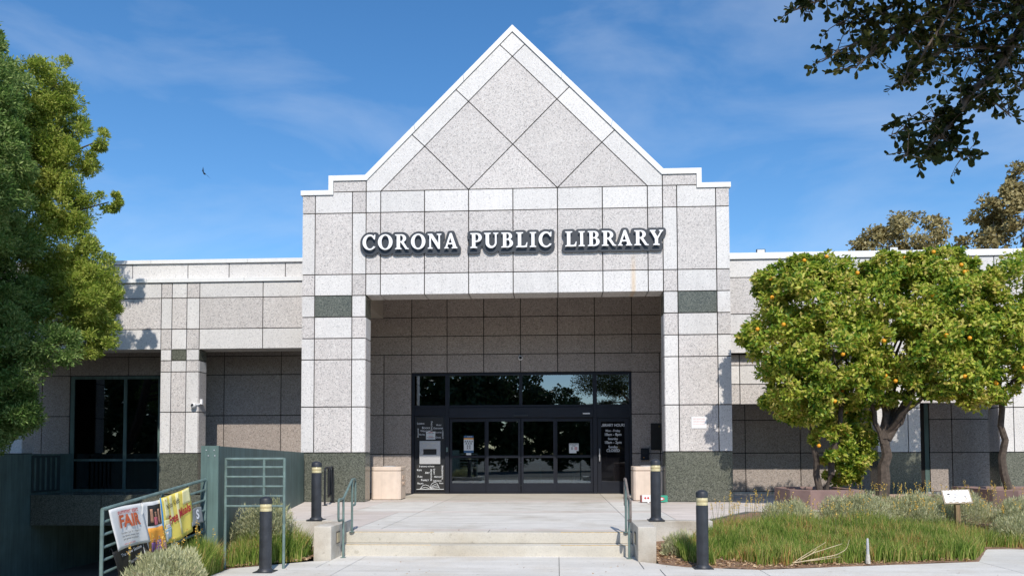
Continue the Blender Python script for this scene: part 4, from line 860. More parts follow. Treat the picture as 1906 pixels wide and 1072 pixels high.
def crown(name, clumps, per, size, mat, parent, aspect=.5, up=.3, sub=14, subr=.33, fold=.25, droop=0, spray=.3):
    """clumps: (centre, radii, share). Each clump breaks into sub-tufts spread over its shell so light and shade fall unevenly."""
    Vs, Fs, o = [], [], 0
    for c, r, k in clumps:
        tc, td = blob_points(c, r, int(sub*k), .70)
        for cc, dd in zip(tc, td):
            n = max(6, int(per*rng.uniform(.6, 1.4))); rr = subr*np.mean(r)*rng.uniform(.6, 1.3)
            p, d = blob_points(cc, (rr, rr, rr*.8), n, .2)
            Nm = unit(d*.45+dd*.55+np.array([0, 0, .45])+rng.normal(size=(n, 3))*.55)        # blades face outwards and up, as leaves do
            D = unit(np.cross(Nm, rng.normal(size=(n, 3))))+d*spray+dd*spray*.6+np.array([0, 0, (up-droop)*.8])
            V, F = leaf_geo(p, D, size, aspect, fold, Nm); Vs.append(V); Fs.append(F+o); o += len(V)
    return np_mesh(name, np.concatenate(Vs), np.concatenate(Fs), mat, parent)
def limbs(paths, name, mat, parent):
    m = MB()
    for pts, r0, r1 in paths: m.tube(pts, r0, 8, r1)
    return m.build(name, mat, parent, smooth=True)
def jitter(a, b, n=5, k=.12):
    a, b = Vector(a), Vector(b); L_ = (b-a).length
    return [a.lerp(b, i/n)+(Vector((random.uniform(-1, 1), random.uniform(-1, 1), random.uniform(-.5, .5)))*k*L_*(.3 if 0 < i < n else 0)) for i in range(n+1)]

# citrus trees in planters
def citrus(loc, label, trunks, clumps, fruits, per=105, sub=58):
    t = empty('citrus_tree', loc, label=label, cat='tree', group='citrus trees in front of the right wing'); L0 = Vector(loc)
    pths = []
    for a, b, r in trunks:
        pths.append((jitter(Vector(a)-L0, Vector(b)-L0, 6, .09), r, r*.6))
        for q in range(5):
            e = Vector(b)+Vector((random.uniform(-1.2, 1.2), random.uniform(-.8, .8), random.uniform(.5, 1.6))); pths.append((jitter(Vector(b)-L0, e-L0, 5, .12), r*.5, r*.14))
    limbs(pths, 'trunk', BARK, t)
    crown('crown', [(tuple(Vector(c)-L0), r, k) for c, r, k in clumps], per, .125, LF_CIT, t, .5, .25, sub, .25)
    f0 = MB().sphere((0, 0, 0), .047, 10, 7).build('orange', FRUIT, t, smooth=True)
    for i in range(fruits):
        c, r, k = clumps[i % len(clumps)]
        o = f0 if i == 0 else f0.copy()
        if i: col.objects.link(o); o.parent = t
        a = random.uniform(-2.6, -.5); zz = random.uniform(-.5, .75); q = math.sqrt(1-zz*zz)*1.04
        o.location = Vector((c[0]+r[0]*q*math.cos(a), c[1]+r[1]*q*math.sin(a), c[2]+r[2]*zz))-L0
    return t
citrus((7.45, -1.9, .42), 'dense citrus tree nearest the gabled block, forked trunk in the left planter', [((7.38, -1.9, .4), (7.2, -1.9, 2.5), .085), ((7.52, -1.9, .4), (8.0, -1.8, 2.6), .085)],
    [((7.0, -1.9, 4.9), (.95, 1.0, .85), 1.0), ((8.15, -1.8, 4.95), (1.0, 1.1, .95), 1.1), ((6.6, -1.9, 3.9), (.85, 1.0, .85), 1.0), ((7.4, -2.2, 3.7), (1.1, 1.1, 1.0), 1.3), ((7.0, -2.1, 2.75), (.75, .9, .75), .9), ((8.1, -1.9, 3.3), (.9, 1.0, .9), .9), ((7.62, -2.1, 1.55), (.42, .4, .42), .35), ((6.9, -1.7, 2.5), (.8, .7, .45), .7), ((8.6, -1.5, 2.7), (.7, .7, .55), .6), ((5.85, -2.1, 4.0), (.42, .4, .35), .22), ((6.5, -2, 5.3), (.55, .6, .5), .6), ((7.1, -2, 5.6), (.5, .5, .35), .4), ((7.7, -2, 5.6), (.6, .6, .4), .4), ((8.35, -1.2, 1.5), (.5, .4, .8), .55), ((7.9, -.9, 2.2), (.7, .5, .6), .6), ((8.5, -.9, 1.4), (.55, .45, .7), .5), ((8.2, -1.0, .9), (.5, .4, .4), .3)], 15)
citrus((8.95, -1.7, .2), 'citrus tree with a thick leaning trunk in the low middle planter', [((8.9, -1.7, .2), (9.05, -1.7, 1.75), .17), ((9.05, -1.7, 1.6), (9.95, -1.7, 3.2), .11), ((9.0, -1.7, 1.6), (9.2, -1.6, 3.1), .10), ((8.95, -1.7, 1.5), (8.6, -1.6, 3.0), .07)],
    [((9.3, -1.8, 4.95), (1.0, 1.1, .85), 1.0), ((10.25, -1.8, 5.0), (.95, 1.1, .85), 1.0), ((9.4, -2.1, 3.9), (1.1, 1.1, .9), 1.2), ((10.5, -1.9, 4.1), (.95, 1.1, .85), 1.1), ((10.3, -2.0, 3.2), (.85, 1.0, .75), .9), ((11.1, -1.9, 4.6), (.6, .9, .8), .7), ((9.3, -2, 2.95), (.8, .7, .5), .5), ((9.0, -2, 5.6), (.5, .6, .4), .4), ((10.3, -2, 5.65), (.6, .6, .4), .4), ((10.9, -2, 2.7), (.6, .6, .4), .35), ((9.8, -2, 5.65), (.6, .6, .4), .45), ((10.9, -2, 5.45), (.55, .6, .45), .5), ((11.2, -2, 3.7), (.5, .6, .6), .5)], 18)
citrus((11.9, -1.6, .42), 'citrus tree at the right edge with a dark crooked trunk', [((11.9, -1.6, .4), (11.75, -1.6, 2.7), .10)],
    [((12.2, -1.7, 4.9), (.95, 1.1, 1.0), 1.1), ((11.7, -1.9, 3.9), (.75, 1.0, .85), .9), ((12.9, -1.8, 3.9), (1.1, 1.1, 1.0), 1.0), ((11.6, -1.9, 3.1), (.7, .8, .6), .6), ((13.4, -1.8, 5.0), (1.0, 1.1, 1.0), .9)], 12)
def planter(poly, h, label, mat=PLANTER):
    x = sum(p[0] for p in poly)/len(poly); y = sum(p[1] for p in poly)/len(poly)
    t = empty('planter', (x, y, 0), label=label, cat='planter', group='reddish planters along the right wing'); q = [(a-x, b-y) for a, b in poly]
    m = MB(); n = len(q); inn = [(a*.86, b*.80) for a, b in q]
    vs = [(a, b, 0) for a, b in q]+[(a, b, h) for a, b in q]+[(a, b, h) for a, b in inn]+[(a, b, h-.08) for a, b in inn]
    fs = []
    for i in range(n):
        j = (i+1) % n
        for k in range(3): fs.append((k*n+i, k*n+j, (k+1)*n+j, (k+1)*n+i))
    m.add(vs, fs); m.build('planter_wall', mat, t, bevel=.012)
    MB().slab(inn, h-.1, h-.06).build('soil_fill', SOIL, t)
planter([(6.5, -2.55), (6.85, -2.95), (8.05, -2.95), (8.05, -.85), (6.85, -.85), (6.5, -1.2)], .44, 'tall reddish planter holding the fork-trunked citrus tree')
planter([(8.12, -3.0), (10.6, -3.0), (10.6, -.7), (8.12, -.7)], .24, 'low pinkish planter under the leaning citrus tree', plain('planter_pink', (.42, .29, .235), .85, amt=.15, scale=4))
planter([(11.05, -2.55), (11.4, -2.95), (13.4, -2.95), (13.4, -.6), (11.05, -.6)], .43, 'tall reddish planter at the right edge')
for i in range(9):
    o = MB().sphere((0, 0, 0), random.uniform(.09, .15), 7, 5, .7).build('rock', ROCK); o.location = (7.6+.23*i+random.uniform(-.05, .05), -3.12+random.uniform(-.05, .05), .07); o.rotation_euler = (random.random(), random.random(), random.random()*6)
    tag(o, 'rounded pink rock in the row along the low planter', 'rock', 'pink rocks along the low planter')

# conifer-like trees at the left
def fern_tree(loc, label, trunk_top, clumps, mat, per, size, sub, sparse=None):
    t = empty('fern_pine', loc, label=label, cat='tree'); L0 = Vector(loc)
    pths = [(jitter((0, 0, 0), Vector(trunk_top)-L0, 8, .03), .22, .05)]
    for c, r, k in clumps:
        a = Vector((0, 0, 0)).lerp(Vector(trunk_top)-L0, min(.95, max(.12, (c[2]-L0.z)/(trunk_top[2]-L0.z)-.08))); pths.append((jitter(a, Vector(c)-L0, 5, .08), .055, .015))
    limbs(pths, 'trunk', BARK, t)
    crown('crown', [(tuple(Vector(c)-L0), r, k) for c, r, k in clumps], per, size, mat, t, .30, .35, sub, .38, .1, .1, .7)
    return t
A_ = []
for z, x, rx in ((2.5, -12.2, .85), (3.3, -11.9, .95), (4.2, -11.9, 1.0), (5.2, -12.2, 1.0), (6.3, -12.35, 1.0), (7.3, -12.55, .95), (8.3, -12.7, .9), (9.3, -12.6, .85), (10.3, -12.55, .75), (11.2, -12.65, .6)):
    A_ += [((x-.2, -3.0+random.uniform(-.4, .4), z), (rx, rx*.95, .85), 1.0), ((x-1.3, -3.2, z+.3), (rx*1.0, rx, .9), .9)]
A_ += [((-12.5, -3.0, 1.9), (.75, .6, .45), .6), ((-13.3, -3.0, 1.8), (.8, .6, .5), .6)]
A_ += [((-11.25, -5.0, 6.7), (.85, .9, .9), .8), ((-11.2, -4.9, 7.6), (.8, .8, .8), .8), ((-11.5, -4.7, 8.6), (.8, .8, .8), .7), ((-11.8, -4.3, 9.6), (.75, .8, .8), .7), ((-11.9, -6.2, 6.6), (1.1, 1.0, .9), .8), ((-12.9, -5.8, 6.8), (1.2, 1.1, 1), .8), ((-13.4, -5, 8), (1.2, 1.1, 1), .8), ((-12.6, -6.9, 5.8), (1.1, 1, .8), .7), ((-14, -6.4, 6), (1.2, 1.1, 1), .7)]
A_ += [((-13.5, -2.7, z), (1.1, 1.0, .9), .9) for z in (3.2, 4.4, 5.6, 6.8, 8, 9.2, 10.2)] + [((-12.5, -3, 2.2), (.8, .7, .6), .7), ((-13.2, -3, 2.4), (.8, .7, .7), .7)] + [((-13.9, -2.6, z), (1.2, 1.2, 1.0), .8) for z in (3.2, 4.8, 6.4, 8)] + [((-15.0, -3, z), (1.2, 1.2, 1.1), .7) for z in (4, 6, 8)]
A_ += [((-11.9, -3.0, 2.3), (.65, .6, .55), .5), ((-11.0, -2.8, 3.9), (.75, .7, .5), .6)]
fern_tree((-15.9, -3.1, -.40), 'dark bluish green fern pine overhanging the driveway at the left edge', (-14.2, -3.1, 11.2), A_, LF_FERN, 340, .105, 34)
B_ = [((-12.6, -1.2, z), (.9, .8, .8), .9) for z in (4.6, 5.8, 7.4, 8.6, 9.8, 10.8)] + [((-12.05, -1, 11.2), (.55, .55, .75), .6), ((-12.3, -1, 10.2), (.8, .8, .8), .9), ((-11.6, -1, 10.0), (.55, .6, .8), .7), ((-12.2, -1, 9.1), (1.0, .9, .8), 1.0), ((-11.35, -1, 8.9), (.6, .6, .8), .7), ((-12.0, -.9, 8.0), (1.1, 1, .8), 1.0), ((-11.2, -1, 7.7), (.6, .6, .6), .6), ((-11.9, -1, 6.9), (1.1, 1, .8), 1.0),
    ((-10.7, -1.5, 4.3), (.6, .5, .5), .6), ((-10.9, -1.6, 5.2), (.8, .7, .6), .8), ((-11.2, -1.2, 6.4), (.6, .6, .5), .5), ((-11.0, -1.3, 5.6), (.75, .7, .65), .8), ((-10.75, -1.4, 5.0), (.5, .5, .5), .5), ((-11.6, -1, 5.5), (1, .9, .8), .8), ((-10.95, -1.2, 4.45), (.5, .5, .35), .4), ((-10.65, -1, 7.95), (.35, .3, .22), .22), ((-10.95, -1, 9.6), (.3, .3, .3), .2), ((-12.9, -.8, 9), (1, .9, 1.2), .8), ((-12.9, -.8, 6.8), (1, .9, 1.2), .8)]
B_ = [((c[0]-(.38 if 6.5 < c[2] < 10.6 and k > .3 else 0), c[1], c[2]), r_, k) for c, r_, k in B_]
fern_tree((-16.0, -.6, -.40), 'yellow-green pine-like tree behind the dark one, reaching over the wing parapet', (-13.4, -1, 11.6), B_, LF_YEL, 290, .10, 34)

fern_tree((-12.6, -9.2, -.40), 'tall fern pine left of the picture whose shade falls on the driveway wall', (-12.4, -9.1, 10.5), [((-12.9, -9.0, 9.3), (2.1, 1.7, 1.8), 1.3), ((-11.2, -9.0, 9.6), (1.3, 1.4, 1.5), 1.1), ((-14.3, -9.0, 9.4), (1.7, 1.6, 1.8), 1.1), ((-12.6, -8.8, 7.6), (2.0, 1.6, 1.3), 1.2), ((-11.4, -8.8, 8.0), (1.2, 1.2, 1.1), 1), ((-14.2, -8.9, 7.7), (1.5, 1.4, 1.2), 1), ((-12.4, -9.0, 10.9), (1.4, 1.2, .9), 1)], LF_FERN, 200, .15, 34)
# overhanging branch near the camera, upper right
t = empty('overhanging_tree', (6.6, -18.2, -.36), label='tree whose dark leafy branches hang into the upper right corner', cat='tree'); L0 = Vector((6.6, -18.2, -.36))
LB = [([(6.6, -18.2, -.36), (6.55, -18.2, 1.2), (6.4, -18.3, 2.6), (6.0, -18.4, 3.7), (5.2, -18.3, 4.6), (4.5, -18.4, 5.2)], .16, .06),
      ([(6.0, -18.4, 3.7), (5.2, -17.6, 4.15), (4.55, -17.2, 4.2), (4.05, -17, 4.02), (3.86, -17, 3.72), (3.76, -17, 3.55), (3.62, -17, 3.46), (3.55, -17, 3.32), (3.45, -17, 3.20), (3.34, -17, 3.11), (3.22, -17.02, 3.07)], .045, .006),
      ([(4.55, -17.2, 4.2), (4.1, -17.1, 4.18), (3.6, -17.1, 4.0), (3.3, -17.1, 3.86), (3.05, -17.1, 3.70), (2.92, -17.1, 3.58)], .025, .005),
      ([(4.1, -17.1, 4.18), (3.5, -17.2, 4.15), (3.0, -17.2, 4.02), (2.74, -17.15, 3.98), (2.58, -17.1, 3.94)], .018, .004),
      ([(3.5, -17.2, 4.15), (3.2, -17.1, 3.97), (3.0, -17.0, 3.90), (2.85, -17.0, 3.90)], .010, .004), ([(4.3, -17.2, 4.2), (4.05, -17.1, 3.92), (3.7, -17.05, 3.86), (3.45, -17.0, 3.78)], .012, .004),
      ([(3.3, -17.1, 3.86), (3.05, -17.0, 3.82), (2.88, -17, 3.74), (2.76, -17, 3.67)], .010, .004),
      ([(4.05, -17, 4.02), (4.02, -16.9, 3.7), (3.98, -16.9, 3.5)], .014, .005), ([(3.86, -17, 3.72), (3.5, -17.0, 3.74), (3.3, -17, 3.62), (3.2, -17, 3.50)], .012, .004),
      ([(3.6, -17.1, 4.0), (3.42, -17.2, 3.84), (3.28, -17.1, 3.60), (3.18, -17.1, 3.46)], .010, .003), ([(3.62, -17, 3.46), (3.78, -17, 3.38), (3.86, -17, 3.30)], .009, .003), ([(3.55, -17, 3.32), (3.3, -17, 3.27), (3.16, -17, 3.21)], .008, .003),
      ([(3.45, -17, 3.20), (3.55, -17, 3.09), (3.58, -17, 3.04)], .007, .003), ([(4.3, -17.2, 4.2), (3.9, -17.4, 3.95), (3.75, -17.4, 3.74)], .012, .004), ([(3.86, -17, 3.72), (3.72, -16.95, 3.66), (3.6, -16.95, 3.70)], .008, .003)]
limbs([([Vector(p)-L0 for p in pts], a, b) for pts, a, b in LB], 'trunk', BARKL, t)
tw = []; Pl, Dl = [], []
for bi, (pts, a, b) in enumerate(LB[1:]):
    pv = [Vector(p) for p in pts]; dens = 112 if bi < 3 else 88
    for i in range(len(pv)-1):
        ln = (pv[i+1]-pv[i]).length
        for q in range(max(2, int(ln*dens))):
            p = pv[i].lerp(pv[i+1], random.random())
            if p.x > 4.5: continue
            k = .28 if (p.x > 3.4 and p.z > 3.6) else .15
            e = p+Vector((random.uniform(-1, 1), random.uniform(-1, 1), random.uniform(-.8, .9)))*k*random.uniform(.4, 1.1)
            tw.append(([p-L0, p.lerp(e, .5)-L0+Vector((0, 0, .012)), e-L0], .0035, .0018)); n = random.randint(5, 9)
            for s_ in range(n):
                u = .35+.65*(s_+1)/n; pp = p.lerp(e, u)-L0; Pl.append(pp); d = (e-p).normalized()*.6+Vector((random.uniform(-1, 1), random.uniform(-1, 1), random.uniform(-.9, .6))); Dl.append(d)
m = MB()
for pts, a, b in tw: m.tube(pts, a, 4, b, cap=False)
m.build('twigs', BARKL, t)
Pl = np.array([tuple(p) for p in Pl]); Dl = np.array([tuple(p) for p in Dl])
def obovate(P, D, size):
    n = len(P); D = unit(D); S = unit(np.cross(D, unit(rng.normal(size=(n, 3))))); U = np.cross(S, D); sz = (size*rng.uniform(.65, 1.25, n))[:, None]
    pr = [(0, 0, 0), (.38, .20, .06), (.72, .27, .05), (.94, .14, 0), (.94, -.14, 0), (.72, -.27, .05), (.38, -.20, .06)]
    V = np.stack([P+D*sz*a+S*sz*b+U*sz*c for a, b, c in pr], 1).reshape(-1, 3); i = np.arange(n)[:, None]*7
    F = np.concatenate([i+np.array(q) for q in ((0, 1, 6), (1, 2, 5), (1, 5, 6), (2, 3, 4), (2, 4, 5))], 0); return V, F
order = np.argsort(Pl[:, 2]); first = order[:260]; rest = order[260:]
lv = []
for k in range(3):
    V, F = obovate(np.zeros((1, 3)), np.array([[0, 0, 1.]]), .047); o = np_mesh('leaf', V, F, LF_MYR, t); lv.append(o)
for i, ix in enumerate(first):
    o = lv[i] if i < 3 else lv[i % 3].copy()
    if i >= 3: col.objects.link(o); o.parent = t
    o.location = Vector(Pl[ix]); o.rotation_mode = 'QUATERNION'; o.rotation_quaternion = Vector(Dl[ix]).to_track_quat('Z', 'Y') @ Matrix.Rotation(random.random()*6, 3, 'Z').to_quaternion(); s_ = random.uniform(.8, 1.25); o.scale = (s_, s_, s_)
V, F = obovate(Pl[rest], Dl[rest], .047); tag(np_mesh('foliage', V, F, LF_MYR, t), kind='stuff')
P_, D_ = [], []
for c, r, n in (((3.8, -19.3, 5.6), (1.3, 1.0, .9), 2600), ((5.2, -19.0, 5.4), (1.4, 1.2, 1.1), 2600), ((4.6, -20.2, 5.6), (1.4, 1.0, .9), 1800), ((6.4, -18.6, 5.6), (1.3, 1.2, 1.2), 1500), ((3.0, -19.8, 5.5), (1.0, .9, .8), 1500), ((4.6, -18.0, 5.0), (.9, .7, .5), 1500)):
    p, d = blob_points(np.array(c)-np.array(L0), r, n, .2); P_.append(p); D_.append(d+rng.normal(size=d.shape)*.7)
V, F = obovate(np.concatenate(P_), np.concatenate(D_), .10); tag(np_mesh('crown', V, F, LF_MYR, t), kind='stuff')

# trees beyond the roof, and the street trees opposite that the glass reflects
def far_tree(loc, label, h, clumps, mat, per, size, sub, group, open_=.34):
    t = empty('tree', loc, label=label, cat='tree', group=group)
    pths = [(jitter((0, 0, 0), (0, 0, h*.6), 6, .03), .25, .12)]
    for c, r, k in clumps: pths.append((jitter((0, 0, h*.45), c, 5, .08), .09, .02))
    limbs(pths, 'trunk', BARKL, t); crown('crown', clumps, per, size, mat, t, .6, .2, sub, open_); return t
far_tree((21, 25, -.4), 'rounded tan-leaved sycamore beyond the right parapet', 14, [((0, 0, 13.2), (2.0, 1.8, 1.8), 1.1), ((-1.8, 0, 12.5), (1.5, 1.4, 1.5), .9), ((1.9, 0, 12.6), (1.6, 1.4, 1.5), .9), ((.4, 0, 11), (2.8, 2, 1.5), 1)], LF_TAN, 90, .24, 34, 'trees beyond the right roof')
far_tree((26.2, 24, -.4), 'tall tan tree beyond the roof left of the dark brown one', 17, [((-.6, 0, 15.4), (1.0, 1, 1.0), .7), ((-1.2, 0, 14.2), (1.3, 1.3, 1.1), .8), ((.8, 0, 16.1), (1.2, 1.2, 1.3), .8), ((0, 0, 12.8), (1.9, 1.5, 1.5), .9), ((2, 0, 16.8), (1.2, 1.2, 1.2), .7)], LF_TAN, 85, .24, 30, 'trees beyond the right roof')
far_tree((28.6, 22, -.4), 'dark brown dense tree at the right edge beyond the roof', 16, [((-1.4, 0, 13.0), (1.5, 1.5, 1.5), 1), ((0, 0, 14.2), (1.8, 1.8, 1.6), 1.1), ((-1.0, 0, 11.5), (1.7, 1.6, 1.6), 1), ((1.6, 0, 13), (2, 1.6, 2), 1)], LF_BRN, 130, .24, 36, 'trees beyond the right roof')
far_tree((19.1, 26, -.4), 'thin bare treetop just showing over the right parapet', 12, [((-.6, 0, 12.6), (.5, .4, .7), .5)], LF_TAN, 10, .18, 14, 'trees beyond the right roof')
sp = [(-13, -44, 11.5), (-7, -42, 10.6), (-2.9, -43, 9.6), (1.3, -45, 7.7), (4.9, -47, 6.1), (8.2, -46, 6.6), (14, -45, 8), (-20, -45, 12), (24, -48, 10), (-28, -46, 13), (-37, -45, 12), (-46, -47, 13)]
ft0 = None
for i, (x, y, h) in enumerate(sp):
    if ft0 is None: ft0 = far_tree((x, y, -.4), 'leafy street tree across the road, mirrored in the entrance glass', 9, [((0, 0, 7.2), (2.2, 2.2, 1.6), 1.2), ((-1.7, 0, 5.6), (1.8, 1.8, 1.5), 1), ((1.7, 0, 5.6), (1.8, 1.8, 1.5), 1), ((0, 0, 4), (2.6, 2.2, 1.6), 1.2), ((-1.6, .5, 2.4), (1.6, 1.4, 1.4), .8), ((1.5, .5, 2.4), (1.6, 1.4, 1.4), .8), ((0, .5, 1.6), (2, 1.5, 1.3), .8)], LF_DRK, 70, .34, 34, 'street trees opposite the library'); o = ft0
    else: o = copy_tree(ft0)
    o.location = (x, y, -.4); s_ = h/9.0; o.scale = (s_*1.05, s_*1.05, s_); o.rotation_euler.z = i*1.3

# ------------------------------------------------------------------ grass, sage bushes, flowers, litter
from mathutils.geometry import intersect_point_tri_2d
def inside(poly, x, y):
    c = False; n = len(poly)
    for i in range(n):
        (x0, y0), (x1, y1) = poly[i], poly[i-1]
        if (y0 > y) != (y1 > y) and x < (x1-x0)*(y-y0)/(y1-y0)+x0: c = not c
    return c
def blades(pts, h, width=.007, lean=.35):
    n = len(pts); P = np.array(pts); hh = h*rng.uniform(.5, 1.15, n)*(.85+.28*np.sin(P[:, 0]*3.1+1.7*np.sin(P[:, 1]*2.3))*np.cos(P[:, 1]*3.7+P[:, 0])); a = rng.uniform(0, 2*np.pi, n); ln = lean*rng.uniform(.1, 1.0, n)
    dx = np.cos(a)*ln; dy = np.sin(a)*ln; b = rng.uniform(0, np.pi, n); wx = np.cos(b)*width; wy = np.sin(b)*width; z0 = np.zeros(n)
    base = P; mid = P+np.stack([dx*hh*.35, dy*hh*.35, hh*.58], 1); tip = P+np.stack([dx*hh, dy*hh, hh*(1-.25*ln)], 1); W_ = np.stack([wx, wy, z0], 1)
    V = np.stack([base-W_, base+W_, mid+W_*.8, mid-W_*.8, tip], 1).reshape(-1, 3); i = np.arange(n)[:, None]*5
    F = np.concatenate([i+np.array(q) for q in ((0, 1, 2), (0, 2, 3), (3, 2, 4))], 0); return V, F
def scatter(poly, n, f):
    xs_ = [p[0] for p in poly]; ys_ = [p[1] for p in poly]; o = []
    while len(o) < n:
        x, y = random.uniform(min(xs_), max(xs_)), random.uniform(min(ys_), max(ys_))
        if inside(poly, x, y): o.append((x, y, f(x, y)-.01))
    return o
GR = [(4.02, -9.86), (7.48, -9.0), (8.38, -7.5), (8.0, -6.6), (5.2, -6.9), (3.55, -7.75), (3.62, -8.8)]
gp = scatter(GR, 21000, bedz)+scatter([(3.05, -9.55), (3.45, -9.75), (3.5, -9.0), (3.2, -8.6), (2.95, -9.1)], 2600, bedz)+scatter([(3.45, -9.35), (4.05, -9.7), (3.9, -8.2), (3.3, -8.4)], 2600, bedz)+scatter([(8.3, -7.30), (12.5, -7.4), (12.5, -6.2), (8.0, -6.4)], 9000, bedz)
V, F = blades(gp, .34, .0055, .55); tag(np_mesh('grass', V, F, GRASS), 'long green flowering grass filling the right bed', 'grass', kind='stuff')
f2 = lambda x, y: -.33
gp = scatter([(-3.66, -10.12), (-2.78, -9.42), (-2.75, -8.9), (-3.7, -9.3)], 5200, f2); V, F = blades(gp, .50, .0055, .45)
tag(np_mesh('grass', V, F, GRASS), 'green grass under the level pipe fence', 'grass', kind='stuff')
gp = scatter([(-4.0, -11.9), (-3.55, -11.3), (-3.62, -10.35), (-3.84, -10.4)], 5200, lambda x, y: -.36); V, F = blades(gp, .50, .005, .5)
tag(np_mesh('grass', V, F, GRASS), 'dry grass below the yellow banner', 'grass', kind='stuff')
def sage(loc, rx, ry, h, n, label, size=.075):
    t = empty('sage_bush', loc, label=label, cat='bush', group='grey green sage bushes')
    st = MB()
    for i in range(14):
        a = random.uniform(0, 6.28); st.tube([(0, 0, 0), (rx*.5*math.cos(a), ry*.5*math.sin(a), h*.4), (rx*.75*math.cos(a), ry*.75*math.sin(a), h*.6)], .008, 4, .003)
    st.build('stems', TWIG, t)
    d = unit(rng.normal(size=(n, 3))); d[:, 2] = np.abs(d[:, 2]); k = rng.uniform(.62, 1.0, n)[:, None]; lump = (1+.16*np.sin(d[:, :1]*7+d[:, 1:2]*5)*np.cos(d[:, 1:2]*6))
    P = d*np.array([rx, ry, h])*k*lump*.9; D = d*np.array([.55, .55, .6])+np.array([0, 0, .7])+rng.normal(size=(n, 3))*.3
    V1, F1 = leaf_geo(P, D, size, .16, .05); V2, F2 = leaf_geo(P+rng.normal(size=(n, 3))*.012, D+rng.normal(size=(n, 3))*.5, size*.6, .2, .05)
    np_mesh('foliage', np.concatenate([V1, V2]), np.concatenate([F1, F2+len(V1)]), SAGE, t)
sage((5.45, -6.35, -.06), .60, .55, .50, 5200, 'small grey sage bush at the back left of the right bed')
sage((6.75, -6.2, -.05), .85, .65, .62, 8200, 'grey sage bush before the tall reddish planter')
sage((7.75, -6.0, -.05), .85, .65, .60, 8200, 'grey sage bush left of the small plant sign')
sage((8.75, -5.7, -.05), .9, .65, .62, 8200, 'sage bush with yellow flowers just behind the small plant sign')
sage((9.3, -6.85, -.28), .55, .45, .50, 4200, 'low sage bush at the front corner right of the grass')
sage((9.95, -6.4, -.10), .9, .65, .68, 7600, 'tall sage bush at the right edge of the bed')
sage((10.5, -5.6, -.05), .9, .65, .58, 5200, 'sage bush farthest right, before the edge planter')
sage((3.05, -8.95, -.30), .32, .35, .40, 1600, 'thin grey bush against the right low wall')
sage((-3.52, -12.25, -.40), .48, .75, .62, 8200, 'big pale sage bush below the white banners', .075)
sage((-3.42, -9.15, -.32), .66, .5, .95, 9500, 'tall grey bush behind the level pipe fence', .075)
# yellow flower stalks
def stalks(spots, label, parent=None, h=(.5, .72)):
    m = MB(); f = []
    for x, y, z in spots:
        k = random.uniform(*h); e = Vector((x+random.uniform(-.08, .08), y+random.uniform(-.08, .08), z+k)); m.tube([(x, y, z), ((x+e.x)/2, (y+e.y)/2, z+k*.55), e], .0028, 4, .002, cap=False)
        for q in range(7): f.append(e+Vector((random.uniform(-.016, .016), random.uniform(-.016, .016), -.018*q)))
    t = empty('flower_stalks', (0, 0, 0), label=label, cat='flowers', kind='stuff'); m.build('stems', plain('stalk_green', (.16, .18, .06), .8), t)
    P = np.array([tuple(p) for p in f]); V, F = leaf_geo(np.repeat(P, 2, 0), rng.normal(size=(len(P)*2, 3)), .023, .6, .2); np_mesh('petals', V, F, leafmat('yellow_petals', [(0, (.70, .36, .03)), (1, (.85, .62, .16))], .2), t)
    t['kind'] = 'stuff'
stalks([(random.uniform(3.7, 9.6), random.uniform(-8.2, -5.8), -.18) for _ in range(105)]+[(random.uniform(4.0, 5.3), random.uniform(-7.2, -6.2), -.1) for _ in range(22)]+[(random.uniform(6.4, 9.9), random.uniform(-6.5, -5.6), .05) for _ in range(70)], 'thin stalks with small yellow flowers above the right bed')
stalks([(random.uniform(-3.95, -3.6), random.uniform(-12.6, -10.6), -.36) for _ in range(30)], 'dry yellow flower stalks before the banners on the left', h=(.45, .8))
lp_ = scatter([(2.68, -9.42), (3.05, -9.76), (4.0, -10.0), (7.4, -9.02), (7.2, -8.6), (4.3, -9.3), (3.6, -8.6), (2.7, -8.3)], 2600, bedz)+scatter([(-3.7, -10.2), (-2.72, -9.36), (-2.7, -8.3), (-3.4, -9.3)], 900, lambda x, y: -.33)
lp_ = np.array(lp_)+np.array([0, 0, .025]); dd = rng.normal(size=(len(lp_), 3)); dd[:, 2] *= .25; V, F = leaf_geo(lp_, dd, .055, .45, .3); tag(np_mesh('leaf_litter', V, F, LITTER), 'dry brown leaf litter along the bed edges', 'leaves', kind='stuff')
lp_ = np.array([(random.uniform(-3.4, 2.6) if random.random() < .6 else random.uniform(2.6, 9), random.uniform(-10.9, -9.3), -.348) for _ in range(46)]+[(random.uniform(-2.2, 3.4), random.uniform(-8, 4), .006) for _ in range(26)])
dd = rng.normal(size=(len(lp_), 3)); dd[:, 2] *= .1; V, F = leaf_geo(lp_, dd, .03, .5, .2); tag(np_mesh('fallen_leaves', V, F, LITTER), 'a few dry leaves scattered on the paving', 'leaves', kind='stuff')
